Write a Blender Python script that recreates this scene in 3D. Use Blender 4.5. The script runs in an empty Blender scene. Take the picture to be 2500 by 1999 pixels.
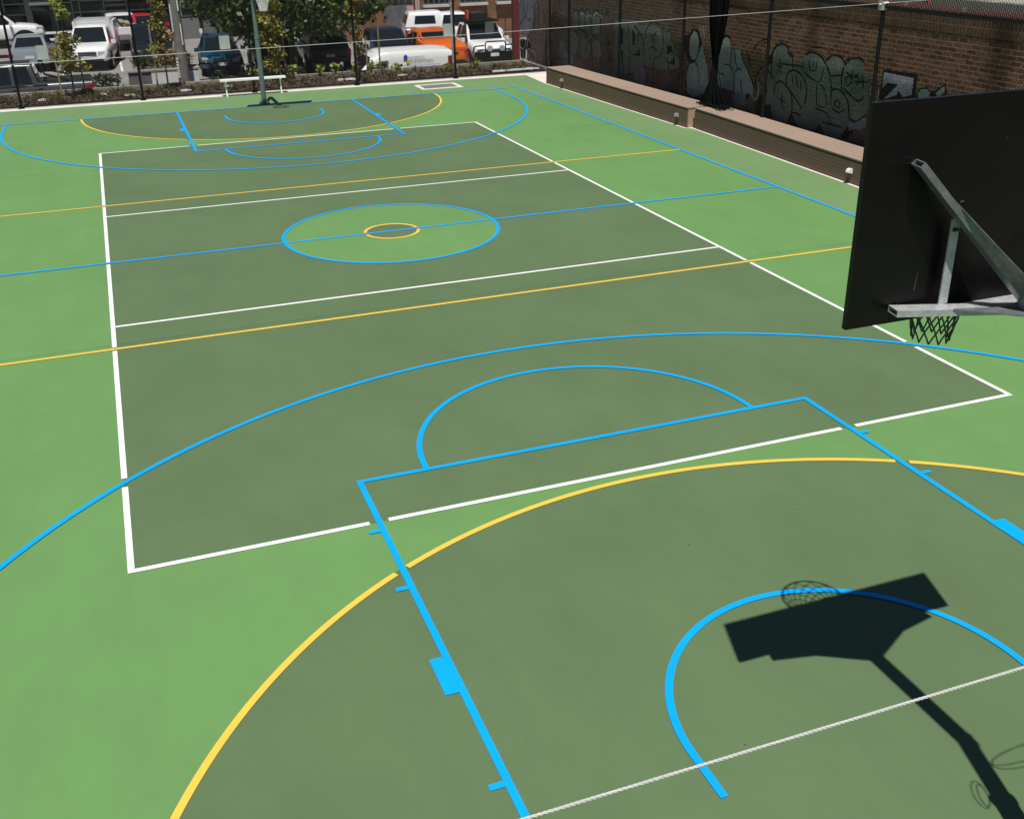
import bpy, bmesh, math, random
from mathutils import Vector, Matrix
from mathutils.geometry import tessellate_polygon
R = math.radians
sc = bpy.context.scene
col = sc.collection
random.seed(7)

# ------------------------------------------------------------------ materials
def _n(nt, t, **kw):
    n = nt.nodes.new(t)
    for k, v in kw.items():
        setattr(n, k, v)
    return n

def mat(name, c, rough=.6, metal=0., spec=.5, var=.12, scale=4., bump=0., bscale=60., c2=None, coat=0., grain=0., wear=0.):
    """principled material, base colour broken up by two octaves of object-space noise"""
    m = bpy.data.materials.new(name); m.use_nodes = True
    nt = m.node_tree; b = nt.nodes['Principled BSDF']
    b.inputs['Roughness'].default_value = rough; b.inputs['Metallic'].default_value = metal
    b.inputs['Specular IOR Level'].default_value = spec; b.inputs['Coat Weight'].default_value = coat
    tc = _n(nt, 'ShaderNodeTexCoord')
    no = _n(nt, 'ShaderNodeTexNoise'); no.inputs['Scale'].default_value = scale; no.inputs['Detail'].default_value = 5
    nt.links.new(tc.outputs['Object'], no.inputs['Vector'])
    mx = _n(nt, 'ShaderNodeMix', data_type='RGBA')
    ra = _n(nt, 'ShaderNodeMapRange'); ra.inputs[1].default_value = .3; ra.inputs[2].default_value = .7
    nt.links.new(no.outputs['Fac'], ra.inputs[0]); nt.links.new(ra.outputs[0], mx.inputs[0])
    a = c2 if c2 else tuple(max(0, x * (1 - var)) for x in c)
    bb = c if c2 else tuple(x * (1 + var) for x in c)
    mx.inputs[6].default_value = (*a, 1); mx.inputs[7].default_value = (*bb, 1)
    out = mx.outputs[2]
    if grain:
        g = _n(nt, 'ShaderNodeTexNoise'); g.inputs['Scale'].default_value = bscale * 2; g.inputs['Detail'].default_value = 2
        nt.links.new(tc.outputs['Object'], g.inputs['Vector'])
        gm = _n(nt, 'ShaderNodeMapRange'); gm.inputs[1].default_value = .3; gm.inputs[2].default_value = .7
        gm.inputs[3].default_value = 1 - grain; gm.inputs[4].default_value = 1 + grain
        nt.links.new(g.outputs['Fac'], gm.inputs[0])
        mm = _n(nt, 'ShaderNodeVectorMath', operation='SCALE')
        nt.links.new(out, mm.inputs[0]); nt.links.new(gm.outputs[0], mm.inputs['Scale']); out = mm.outputs[0]
    if wear:
        wn = _n(nt, 'ShaderNodeTexNoise'); wn.inputs['Scale'].default_value = 1.7; wn.inputs['Detail'].default_value = 8; wn.inputs['Roughness'].default_value = .72
        mp = _n(nt, 'ShaderNodeMapping'); mp.inputs['Scale'].default_value = (1, .45, 1); nt.links.new(tc.outputs['Object'], mp.inputs['Vector']); nt.links.new(mp.outputs[0], wn.inputs['Vector'])
        wm = _n(nt, 'ShaderNodeMapRange'); wm.inputs[1].default_value = .35; wm.inputs[2].default_value = .68; wm.inputs[3].default_value = 1 - wear; wm.inputs[4].default_value = 1 + wear
        nt.links.new(wn.outputs['Fac'], wm.inputs[0]); w2 = _n(nt, 'ShaderNodeVectorMath', operation='SCALE'); nt.links.new(out, w2.inputs[0]); nt.links.new(wm.outputs[0], w2.inputs['Scale']); out = w2.outputs[0]
    nt.links.new(out, b.inputs['Base Color'])
    if bump:
        bn = _n(nt, 'ShaderNodeTexNoise'); bn.inputs['Scale'].default_value = bscale; bn.inputs['Detail'].default_value = 3
        nt.links.new(tc.outputs['Object'], bn.inputs['Vector'])
        bu = _n(nt, 'ShaderNodeBump'); bu.inputs['Strength'].default_value = bump; bu.inputs['Distance'].default_value = .01
        nt.links.new(bn.outputs['Fac'], bu.inputs['Height']); nt.links.new(bu.outputs[0], b.inputs['Normal'])
    return m

def leaf_mat(name, dark, light, trans=.25):
    m = bpy.data.materials.new(name); m.use_nodes = True
    nt = m.node_tree; b = nt.nodes['Principled BSDF']; out = nt.nodes['Material Output']
    b.inputs['Roughness'].default_value = .5; b.inputs['Specular IOR Level'].default_value = .35
    ge = _n(nt, 'ShaderNodeNewGeometry'); tc = _n(nt, 'ShaderNodeTexCoord')
    no = _n(nt, 'ShaderNodeTexNoise'); no.inputs['Scale'].default_value = 1.6
    nt.links.new(tc.outputs['Object'], no.inputs['Vector'])
    ad = _n(nt, 'ShaderNodeMath', operation='ADD'); mu = _n(nt, 'ShaderNodeMath', operation='MULTIPLY'); mu.inputs[1].default_value = .55
    nt.links.new(ge.outputs['Random Per Island'], ad.inputs[0]); nt.links.new(no.outputs['Fac'], ad.inputs[1]); nt.links.new(ad.outputs[0], mu.inputs[0])
    cr = _n(nt, 'ShaderNodeValToRGB'); cr.color_ramp.elements[0].position = .2; cr.color_ramp.elements[1].position = .85
    cr.color_ramp.elements[0].color = (*dark, 1); cr.color_ramp.elements[1].color = (*light, 1)
    nt.links.new(mu.outputs[0], cr.inputs[0]); nt.links.new(cr.outputs[0], b.inputs['Base Color'])
    t = _n(nt, 'ShaderNodeBsdfTranslucent'); nt.links.new(cr.outputs[0], t.inputs['Color'])
    ms = _n(nt, 'ShaderNodeMixShader'); ms.inputs[0].default_value = trans
    nt.links.new(b.outputs[0], ms.inputs[1]); nt.links.new(t.outputs[0], ms.inputs[2]); nt.links.new(ms.outputs[0], out.inputs['Surface'])
    return m

def brick_mat(name, ca, cb, mortar, ax='y', paint=None, bw=.23, bh=.086, ms=.012, fade=None, stains=()):
    """brick courses on a vertical plane; ax = the horizontal axis of the wall; paint = colour sprayed over the bricks"""
    m = bpy.data.materials.new(name); m.use_nodes = True
    nt = m.node_tree; b = nt.nodes['Principled BSDF']; b.inputs['Roughness'].default_value = .9; b.inputs['Specular IOR Level'].default_value = .2
    tc = _n(nt, 'ShaderNodeTexCoord'); sp = _n(nt, 'ShaderNodeSeparateXYZ'); cm = _n(nt, 'ShaderNodeCombineXYZ')
    nt.links.new(tc.outputs['Object'], sp.inputs[0]); nt.links.new(sp.outputs['Y' if ax == 'y' else 'X'], cm.inputs[0]); nt.links.new(sp.outputs['Z'], cm.inputs[1])
    dn = _n(nt, 'ShaderNodeTexNoise'); dn.inputs['Scale'].default_value = 7; nt.links.new(cm.outputs[0], dn.inputs['Vector'])
    da = _n(nt, 'ShaderNodeVectorMath', operation='SCALE'); da.inputs['Scale'].default_value = .03
    nt.links.new(dn.outputs['Color'], da.inputs[0])
    db = _n(nt, 'ShaderNodeVectorMath', operation='ADD'); nt.links.new(cm.outputs[0], db.inputs[0]); nt.links.new(da.outputs[0], db.inputs[1])
    br = _n(nt, 'ShaderNodeTexBrick'); nt.links.new(db.outputs[0], br.inputs['Vector'])
    br.inputs['Scale'].default_value = 1; br.inputs['Brick Width'].default_value = bw; br.inputs['Row Height'].default_value = bh
    br.inputs['Mortar Size'].default_value = ms; br.inputs['Mortar Smooth'].default_value = .3; br.inputs['Bias'].default_value = -.1
    no = _n(nt, 'ShaderNodeTexNoise'); no.inputs['Scale'].default_value = .9; no.inputs['Detail'].default_value = 7; no.inputs['Roughness'].default_value = .65
    nt.links.new(cm.outputs[0], no.inputs['Vector'])
    fn = _n(nt, 'ShaderNodeTexNoise'); fn.inputs['Scale'].default_value = 14; fn.inputs['Detail'].default_value = 4
    nt.links.new(cm.outputs[0], fn.inputs['Vector'])
    if paint:
        pa = tuple(x * 1.06 for x in paint); pb = tuple(x * .9 for x in paint)
        br.inputs['Color1'].default_value = (*pa, 1); br.inputs['Color2'].default_value = (*pb, 1); br.inputs['Mortar'].default_value = (*[x * .8 for x in paint], 1)
    else:
        br.inputs['Color1'].default_value = (*ca, 1); br.inputs['Color2'].default_value = (*cb, 1); br.inputs['Mortar'].default_value = (*mortar, 1)
    out = br.outputs['Color']
    if fade:                                    # old grey overpaint towards the far, low part of the wall
        fy = _n(nt, 'ShaderNodeMapRange'); fy.inputs[1].default_value = fade[0]; fy.inputs[2].default_value = fade[1]
        nt.links.new(sp.outputs['Y'], fy.inputs[0])
        fz = _n(nt, 'ShaderNodeMapRange'); fz.inputs[1].default_value = 1.9; fz.inputs[2].default_value = 1.0
        fz.inputs[3].default_value = 0; fz.inputs[4].default_value = .95
        nt.links.new(sp.outputs['Z'], fz.inputs[0])
        mxx = _n(nt, 'ShaderNodeMath', operation='MAXIMUM'); nt.links.new(fy.outputs[0], mxx.inputs[0]); nt.links.new(fz.outputs[0], mxx.inputs[1])
        nm = _n(nt, 'ShaderNodeMapRange'); nm.inputs[1].default_value = .35; nm.inputs[2].default_value = .6; nt.links.new(no.outputs['Fac'], nm.inputs[0])
        mul = _n(nt, 'ShaderNodeMath', operation='MULTIPLY'); nt.links.new(mxx.outputs[0], mul.inputs[0]); nt.links.new(nm.outputs[0], mul.inputs[1])
        m2 = _n(nt, 'ShaderNodeMath', operation='MULTIPLY'); m2.inputs[1].default_value = .85; nt.links.new(mul.outputs[0], m2.inputs[0])
        mx = _n(nt, 'ShaderNodeMix', data_type='RGBA'); mx.inputs[7].default_value = (*fade[2], 1)
        nt.links.new(m2.outputs[0], mx.inputs[0]); nt.links.new(out, mx.inputs[6]); out = mx.outputs[2]
    mr = _n(nt, 'ShaderNodeMapRange'); mr.inputs[1].default_value = .25; mr.inputs[2].default_value = .75; mr.inputs[3].default_value = .55; mr.inputs[4].default_value = 1.35
    nt.links.new(no.outputs['Fac'], mr.inputs[0])
    mf = _n(nt, 'ShaderNodeMapRange'); mf.inputs[1].default_value = .3; mf.inputs[2].default_value = .7; mf.inputs[3].default_value = .78; mf.inputs[4].default_value = 1.2
    nt.links.new(fn.outputs['Fac'], mf.inputs[0])
    mm = _n(nt, 'ShaderNodeMath', operation='MULTIPLY'); nt.links.new(mr.outputs[0], mm.inputs[0]); nt.links.new(mf.outputs[0], mm.inputs[1])
    vs = _n(nt, 'ShaderNodeVectorMath', operation='SCALE'); nt.links.new(out, vs.inputs[0]); nt.links.new(mm.outputs[0], vs.inputs['Scale'])
    out = vs.outputs[0]
    for cy, wd, am in stains:                  # dark vertical weathering bands
        d1 = _n(nt, 'ShaderNodeMath', operation='SUBTRACT'); d1.inputs[1].default_value = cy; nt.links.new(sp.outputs['Y'], d1.inputs[0])
        d2 = _n(nt, 'ShaderNodeMath', operation='ABSOLUTE'); nt.links.new(d1.outputs[0], d2.inputs[0])
        d3 = _n(nt, 'ShaderNodeMapRange'); d3.inputs[1].default_value = wd * .4; d3.inputs[2].default_value = wd * 1.3; d3.inputs[3].default_value = am; d3.inputs[4].default_value = 1
        nt.links.new(d2.outputs[0], d3.inputs[0])
        d4 = _n(nt, 'ShaderNodeVectorMath', operation='SCALE'); nt.links.new(out, d4.inputs[0]); nt.links.new(d3.outputs[0], d4.inputs['Scale']); out = d4.outputs[0]
    nt.links.new(out, b.inputs['Base Color'])
    bu = _n(nt, 'ShaderNodeBump'); bu.inputs['Strength'].default_value = .5; bu.inputs['Distance'].default_value = .008
    inv = _n(nt, 'ShaderNodeMath', operation='SUBTRACT'); inv.inputs[0].default_value = 1; nt.links.new(br.outputs['Fac'], inv.inputs[1])
    nt.links.new(inv.outputs[0], bu.inputs['Height']); nt.links.new(bu.outputs[0], b.inputs['Normal'])
    return m

M = {}
M['green'] = mat('court_green', (.134, .278, .089), .55, spec=.45, var=.05, scale=.35, bump=.05, bscale=180, grain=.035, wear=.05)
M['margin'] = mat('court_margin_green', (.152, .266, .110), .55, spec=.45, var=.05, scale=.35, bump=.05, bscale=180, grain=.035, wear=.05)
M['dark'] = mat('court_dark_green', (.104, .166, .075), .55, spec=.45, var=.07, scale=.45, bump=.05, bscale=180, grain=.035, wear=.05)
M['lineblue'] = mat('paint_blue', (.002, .355, .90), .55, spec=.2, var=.03, scale=2, grain=.05, wear=.04)
M['lineyellow'] = mat('paint_yellow', (.82, .52, .075), .55, spec=.25, var=.03, scale=2, grain=.02)
M['linewhite'] = mat('paint_white', (.82, .83, .80), .55, var=.03, scale=2, grain=.02)
M['concrete'] = mat('concrete_pale', (.66, .615, .56), .85, var=.1, scale=1.5, grain=.06, bump=.1)
M['kerb'] = mat('concrete_grey', (.30, .285, .26), .9, var=.2, scale=3, grain=.12, bump=.2)
M['asphalt'] = mat('asphalt', (.25, .235, .23), .9, var=.2, scale=.5, grain=.2, bscale=25)
M['mulch'] = mat('mulch', (.125, .09, .066), .95, c2=(.045, .034, .025), scale=9, grain=.5, bump=.8, bscale=30)
M['chip'] = mat('bark_chip', (.24, .18, .125), .9, c2=(.08, .055, .04), scale=5)
M['tuft'] = leaf_mat('tuft', (.075, .07, .02), (.24, .22, .06))
M['white'] = mat('white_metal', (.86, .86, .85), .4, var=.03)
M['black'] = mat('black_metal', (.006, .006, .007), .6, spec=.25, var=.2)
M['netfold'] = mat('black_netting', (.007, .008, .008), 1., spec=.05, var=.4, scale=30)
M['mesh'] = mat('black_wire', (.012, .013, .013), .6, var=.1)
M['board'] = mat('board_black', (.0040, .0031, .0027), .36, spec=.27, var=.25, scale=3, bump=.03, bscale=8)
M['galv'] = mat('galvanised', (.50, .52, .53), .40, metal=.35, var=.18, scale=22, grain=.12, bscale=40)
M['galvdark'] = mat('galvanised_shaded', (.22, .24, .24), .36, metal=.45, var=.22, scale=18, grain=.12, bscale=40)  # darker galv: shade and dark reflections on brace and gussets put into colour
M['pole'] = mat('pole_grey_green', (.155, .205, .18), .45, metal=.2, var=.08, scale=6)
M['rim'] = mat('rim_orange', (.55, .10, .02), .45)
M['netdark'] = mat('net_dark', (.06, .08, .076), .8)
M['netwhite'] = mat('net_white', (.75, .75, .75), .8)
M['rope'] = mat('rope_white', (.52, .52, .50), .7, var=.08, scale=80)
M['wire'] = mat('cable_grey', (.50, .48, .45), .5)
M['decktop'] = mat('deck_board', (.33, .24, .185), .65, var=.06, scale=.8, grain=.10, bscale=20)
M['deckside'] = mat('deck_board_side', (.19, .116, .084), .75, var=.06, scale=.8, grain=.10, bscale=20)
M['decktrim'] = mat('deck_trim', (.40, .28, .2), .7, var=.12, scale=9)
M['gap'] = mat('shadow_gap', (.012, .01, .008), .9)
M['lamp'] = mat('lamp_grey', (.27, .27, .255), .5, var=.1)
M['lampwhite'] = mat('lamp_white', (.75, .74, .7), .5, var=.05)
M['grate'] = mat('grate_dark', (.09, .095, .1), .6)
M['redsteel'] = mat('red_oxide', (.15, .028, .022), .55, var=.15, scale=5)
M['redbeam'] = mat('red_beam', (.33, .035, .035), .45, var=.1, scale=5)
M['lattice'] = mat('sunlit_mesh_wire', (.55, .5, .4), .5)
M['roof'] = mat('roof_sheet', (.42, .41, .38), .6, var=.1, scale=2)
M['cap'] = mat('wall_cap', (.02, .018, .016), .8)
M['stake'] = mat('timber_stake', (.30, .25, .17), .85, var=.2, scale=20)
M['bark'] = mat('bark', (.10, .08, .06), .9, var=.3, scale=20, bump=.4)
M['leafdark'] = leaf_mat('leaf_dark', (.005, .012, .007), (.125, .20, .045), .15)
M['leafolive'] = leaf_mat('leaf_olive', (.11, .09, .022), (.48, .41, .085))
M['leafbrown'] = leaf_mat('leaf_brown', (.11, .06, .03), (.42, .30, .12))
M['leafyoung'] = leaf_mat('leaf_young', (.14, .17, .03), (.48, .50, .10))
M['leaffir'] = leaf_mat('leaf_fir', (.015, .025, .012), (.055, .08, .03), .1)
M['polewood'] = mat('pole_wood', (.20, .19, .175), .9, var=.25, scale=8, grain=.1)
M['sticker'] = mat('white_plate', (.86, .86, .84), .5)
M['render'] = mat('grey_render', (.13, .135, .135), .8, var=.15)
M['renderwhite'] = mat('white_render_sunlit', (.72, .72, .71), .8, var=.1)
M['facade'] = mat('facade_dark', (.010, .011, .013), .5, var=.3, scale=.8)
M['mullion'] = mat('mullion', (.045, .055, .055), .5)
M['facadegrey'] = mat('facade_grey', (.17, .185, .185), .8, var=.08)
M['glassdark'] = mat('glass_dark', (.006, .008, .010), .08, spec=.6, var=.2)
M['glass'] = mat('car_glass', (.010, .014, .018), .05, spec=.7, var=.2)
M['door'] = mat('roller_door', (.085, .088, .095), .7, c2=(.16, .165, .17), scale=3)
M['sill'] = mat('sill', (.60, .58, .53), .8)
M['pink'] = mat('pink_sign', (.62, .18, .2), .6, c2=(.75, .55, .55), scale=9)
M['tyre'] = mat('tyre', (.012, .012, .012), .85)
M['rimsilver'] = mat('wheel_silver', (.45, .46, .47), .35, metal=.8)
M['arch'] = mat('wheel_arch', (.004, .004, .004), .9)
M['plastic'] = mat('black_plastic', (.015, .015, .016), .6)
M['plate'] = mat('number_plate', (.68, .69, .68), .4)
M['lightclear'] = mat('headlamp', (.42, .44, .46), .12, spec=.8, var=.4, scale=14)
M['lightred'] = mat('tail_lamp', (.32, .012, .015), .15, spec=.8)
M['chrome'] = mat('chrome', (.6, .6, .62), .18, metal=1)
M['ink'] = mat('ink_dark', (.03, .03, .04), .6)
M['inkblue'] = mat('ink_blue', (.02, .07, .42), .6)
M['inkyellow'] = mat('ink_yellow', (.75, .52, .04), .6)
M['inkviolet'] = mat('ink_violet', (.42, .40, .72), .6)
M['bagred'] = mat('bag_red', (.55, .06, .03), .6)
def paint(n, c, rough=.28, **k): return mat('car_paint_' + n, c, rough, spec=.55, var=.04, scale=1, coat=.35, **k)
PAINT = dict(white=paint('white', (.88, .89, .89)), grey=paint('grey', (.085, .09, .098), metal=.35), silver=paint('silver', (.36, .41, .45), metal=.35),
    dark=paint('dark', (.012, .017, .017)), teal=paint('teal', (.008, .075, .12), metal=.3), orange=paint('orange', (.68, .135, .012)), black=paint('black', (.008, .008, .009)),
    navy=paint('navy', (.012, .018, .05)), red=paint('red', (.50, .015, .03)))

# ------------------------------------------------------------------ mesh builder
class MB:
    def __init__(self): self.v = []; self.f = []; self.m = []; self.k = 0
    def add(self, vs, fs):
        o = len(self.v); self.v += [tuple(x) for x in vs]
        for f in fs: self.f.append(tuple(o + i for i in f)); self.m.append(self.k)
        return self
    def box(self, c, s, rz=0, mtx=None):
        x, y, z = s[0] / 2, s[1] / 2, s[2] / 2
        vs = [Vector((a, b, d)) for a in (-x, x) for b in (-y, y) for d in (-z, z)]
        if rz: vs = [Matrix.Rotation(rz, 3, 'Z') @ q for q in vs]
        if mtx: vs = [mtx @ q for q in vs]
        vs = [q + Vector(c) for q in vs]
        return self.add(vs, [(0, 1, 3, 2), (4, 6, 7, 5), (0, 4, 5, 1), (2, 3, 7, 6), (0, 2, 6, 4), (1, 5, 7, 3)])
    def beam(self, a, b, w, h, up=(0, 0, 1), hollow=False):
        a, b = Vector(a), Vector(b); d = (b - a).normalized(); u = Vector(up); s = d.cross(u).normalized(); u = s.cross(d).normalized()
        def ring(p, ww, hh): return [p + s * x * ww / 2 + u * y * hh / 2 for x, y in ((-1, -1), (1, -1), (1, 1), (-1, 1))]
        if not hollow:
            return self.add(ring(a, w, h) + ring(b, w, h), [(0, 1, 2, 3), (7, 6, 5, 4), (0, 4, 5, 1), (1, 5, 6, 2), (2, 6, 7, 3), (3, 7, 4, 0)])
        t = .005; q = a + d * .12
        vs = ring(a, w, h) + ring(b, w, h) + ring(a, w - 2 * t, h - 2 * t) + ring(q, w - 2 * t, h - 2 * t)
        fs = [(7, 6, 5, 4), (0, 4, 5, 1), (1, 5, 6, 2), (2, 6, 7, 3), (3, 7, 4, 0)]
        fs += [(i, (i + 1) % 4, 8 + (i + 1) % 4, 8 + i) for i in range(4)] + [(8 + i, 8 + (i + 1) % 4, 12 + (i + 1) % 4, 12 + i) for i in range(4)] + [(12, 13, 14, 15)]
        return self.add(vs, fs)
    def tube(self, pts, r, n=8, caps=True, closed=False):
        pts = [Vector(p) for p in pts]; N = len(pts); rs = r if isinstance(r, (list, tuple)) else [r] * N
        vs = []; up = None
        for i, p in enumerate(pts):
            if closed: d = pts[(i + 1) % N] - pts[i - 1]
            else: d = pts[min(i + 1, N - 1)] - pts[max(i - 1, 0)]
            d.normalize()
            if up is None: up = Vector((0, 0, 1)) if abs(d.z) < .9 else Vector((1, 0, 0))
            s = d.cross(up).normalized(); up = s.cross(d).normalized()
            vs += [p + (s * math.cos(2 * math.pi * k / n) + up * math.sin(2 * math.pi * k / n)) * rs[i] for k in range(n)]
        fs = []
        for i in range(N if closed else N - 1):
            j = (i + 1) % N
            fs += [(i * n + k, i * n + (k + 1) % n, j * n + (k + 1) % n, j * n + k) for k in range(n)]
        if caps and not closed: fs += [tuple(range(n - 1, -1, -1)), tuple((N - 1) * n + k for k in range(n))]
        return self.add(vs, fs)
    def loft(self, secs, caps=True):
        n = len(secs[0]); vs = [p for s in secs for p in s]; fs = []
        for i in range(len(secs) - 1):
            fs += [(i * n + k, i * n + (k + 1) % n, (i + 1) * n + (k + 1) % n, (i + 1) * n + k) for k in range(n)]
        if caps: fs += [tuple(range(n - 1, -1, -1)), tuple((len(secs) - 1) * n + k for k in range(n))]
        return self.add(vs, fs)
    def poly(self, pts): return self.add(pts, [tuple(range(len(pts)))])
    def fillpoly(self, pts):
        tr = tessellate_polygon([[Vector(p) for p in pts]])
        return self.add(pts, [tuple(t) for t in tr])
    def build(self, name, ms, parent=None, smooth=None, flip=True):
        me = bpy.data.meshes.new(name); me.from_pydata(self.v, [], self.f)
        for q in (ms if isinstance(ms, (list, tuple)) else [ms]): me.materials.append(q)
        if any(self.m): me.polygons.foreach_set('material_index', self.m)
        if flip:
            bm = bmesh.new(); bm.from_mesh(me); bmesh.ops.recalc_face_normals(bm, faces=bm.faces); bm.to_mesh(me); bm.free()
        if smooth:
            me.polygons.foreach_set('use_smooth', [True] * len(me.polygons)); me.set_sharp_from_angle(angle=R(smooth))
        me.update()
        o = bpy.data.objects.new(name, me); col.objects.link(o)
        if parent: o.parent = parent
        return o

def tag(o, label=None, cat=None, group=None, kind=None):
    for k, v in (('label', label), ('category', cat), ('group', group), ('kind', kind)):
        if v: o[k] = v
    return o
def thing(name, label, cat, loc=(0, 0, 0), rz=0, group=None):
    o = bpy.data.objects.new(name, None); col.objects.link(o); o.location = loc; o.rotation_euler = (0, 0, rz); o.empty_display_size = .2
    return tag(o, label, cat, group)
def struct(mb, name, m, **k): return tag(mb.build(name, m, **k), kind='structure')
def copy_tree(o, parent=None):
    c = o.copy(); col.objects.link(c)
    if parent: c.parent = parent
    for ch in list(o.children): copy_tree(ch, c)
    return c

# ------------------------------------------------------------------ court and its markings
H = 14.0
RY = -0.0
def edge_x(y):
    pts = [(-22, 8.74), (-1, 8.78), (5.9, 8.94), (6.0, 8.80), (14.4, 8.54), (16.35, 8.68)]
    for (a, xa), (b, xb) in zip(pts, pts[1:]):
        if a <= y <= b: return xa + (xb - xa) * (y - a) / (b - a)
    return 8.7
mb = MB(); mb.fillpoly([(-10.2, -22, 0), (8.74, -22, 0), (8.78, -1, 0), (8.94, 5.9, 0), (8.80, 6.0, 0), (8.54, 14.4, 0), (8.68, 16.36, 0), (-10.2, 16.36, 0)])
struct(mb, 'court_surface', M['margin'])
mb = MB(); mb.poly([(-7.5, -H, .0015), (7.5, -H, .0015), (7.5, H, .0015), (-7.5, H, .0015)])
struct(mb, 'court_playing_area', M['green'])
def disc(mb, c, r, z, a0=0, a1=360, n=96):
    full = a1 - a0 >= 360
    pts = [(c[0] + r * math.cos(R(a0 + (a1 - a0) * i / n)), c[1] + r * math.sin(R(a0 + (a1 - a0) * i / n)), z) for i in range(n if full else n + 1)]
    mb.poly(pts)
mb = MB()
ring = [(1.8 * math.cos(2 * math.pi * i / 64), 1.8 * math.sin(2 * math.pi * i / 64)) for i in range(64)]
mb.poly([(-4.48, -8.98, .003), (4.48, -8.98, .003), (4.48, 8.98, .003), (-4.48, 8.98, .003)])
disc(mb, (0, -H), 4.9, .003, 0, 180); disc(mb, (0, H), 4.9, .003, 180, 360)
struct(mb, 'court_dark_zones', M['dark'])
mb = MB(); disc(mb, (0, 0), 1.78, .0045); struct(mb, 'court_centre_disc', M['green'])
mb = MB(); disc(mb, (0, 0), .44, .006); struct(mb, 'court_centre_spot', M['dark'])
ZC = [0.]
def strip(mb, a, b, w, z, cuts=()):
    """line a-b, w wide, with gaps (t0, t1) left out of it, t in metres from a"""
    a = Vector((*a, 0)); b = Vector((*b, 0)); d = (b - a); L = d.length; d /= L; s = Vector((-d.y, d.x, 0)) * w / 2
    ZC[0] += .00004; zz = Vector((0, 0, z + ZC[0])); t = 0
    for c0, c1 in sorted(cuts) + [(L, L)]:
        if c0 > t: mb.poly([a + d * t - s + zz, a + d * c0 - s + zz, a + d * c0 + s + zz, a + d * t + s + zz])
        t = c1
def arc(mb, c, r, a0, a1, w, z, cuts=(), n=120):
    ZC[0] += .00004; zz = z + ZC[0]; full = abs(a1 - a0) >= 360
    for i in range(n):
        p, q = a0 + (a1 - a0) * i / n, a0 + (a1 - a0) * (i + 1) / n
        if any(c0 < (p + q) / 2 < c1 for c0, c1 in cuts): continue
        f = lambda g, rr: (c[0] + rr * math.cos(R(g)), c[1] + rr * math.sin(R(g)), zz)
        mb.poly([f(p, r - w / 2), f(p, r + w / 2), f(q, r + w / 2), f(q, r - w / 2)])
W = .054
wl = MB(); z = .0072
for sx in (-1, 1):
    x3 = 12.425 - math.sqrt(6.725 ** 2 - 4.475 ** 2)
    strip(wl, (sx * 4.475, -9), (sx * 4.475, 9), W, z, [(9 - x3 - .09, 9 - x3 + .09), (9 + x3 - .08, 9 + x3 + .08), (9 - 3.865, 9 - 3.735), (9 + 3.735, 9 + 3.865), (8.945, 9.055)])
for sy in (-1, 1):
    strip(wl, (-4.45, sy * 8.975), (4.45, sy * 8.975), W, z, [(4.45 - 2.51, 4.45 - 2.34), (4.45 + 2.34, 4.45 + 2.51)])
    strip(wl, (-4.45, sy * 2.975), (4.45, sy * 2.975), W, z)
struct(wl, 'volleyball_markings', M['linewhite']); ZC[0] = 0
yl = MB(); z = .0085
for sy in (-1, 1):
    strip(yl, (-7.46, sy * 3.80), (7.46, sy * 3.80), W, z)
    ac = math.degrees(math.acos(2.44 / 4.875)); g = 1.02
    arc(yl, (0, sy * H), 4.875, 0 if sy < 0 else 180, 180 if sy < 0 else 360, W, z, [(ac - g, ac + g), (180 - ac - g, 180 - ac + g), (180 + ac - g, 180 + ac + g), (360 - ac - g, 360 - ac + g)], 240)
arc(yl, (0, 0), .44, 8, 172, W, z); arc(yl, (0, 0), .44, 188, 352, W, z)
struct(yl, 'netball_markings', M['lineyellow']); ZC[0] = 0
bl = MB(); z = .0105
strip(bl, (-7.45, 0), (7.45, 0), W, z); arc(bl, (0, 0), 1.775, 0, 360, W, z)
for sx in (-1, 1): strip(bl, (sx * 7.475, -H), (sx * 7.475, H), W, z)
for sy in (-1, 1):
    f = lambda d: sy * (H - d)                     # d = distance in front of the baseline
    strip(bl, (-7.45, f(.025)), (7.45, f(.025)), W, z)
    for sx in (-1, 1):
        strip(bl, (sx * 2.425, f(.05)), (sx * 2.425, f(5.8)), W, z)
        for d, ww in ((1.775, .05), (2.86, .40), (3.97, .05), (4.87, .05)):
            strip(bl, (sx * 2.45, f(d)), (sx * 2.55, f(d)), ww, z)
        strip(bl, (sx * 6.725, f(.05)), (sx * 6.725, f(1.575)), W, z)
        strip(bl, (sx * 1.275, f(1.2)), (sx * 1.275, f(1.575)), W, z)
    strip(bl, (-2.4, f(5.775)), (2.4, f(5.775)), W, z)
    b0 = 0 if sy < 0 else 180
    arc(bl, (0, f(5.8)), 1.775, b0, b0 + 180, W, z)
    arc(bl, (0, f(1.575)), 1.275, b0, b0 + 180, W, z)
    arc(bl, (0, f(1.575)), 6.725, b0, b0 + 180, W, z, n=160)
struct(bl, 'basketball_markings', M['lineblue'])

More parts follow.
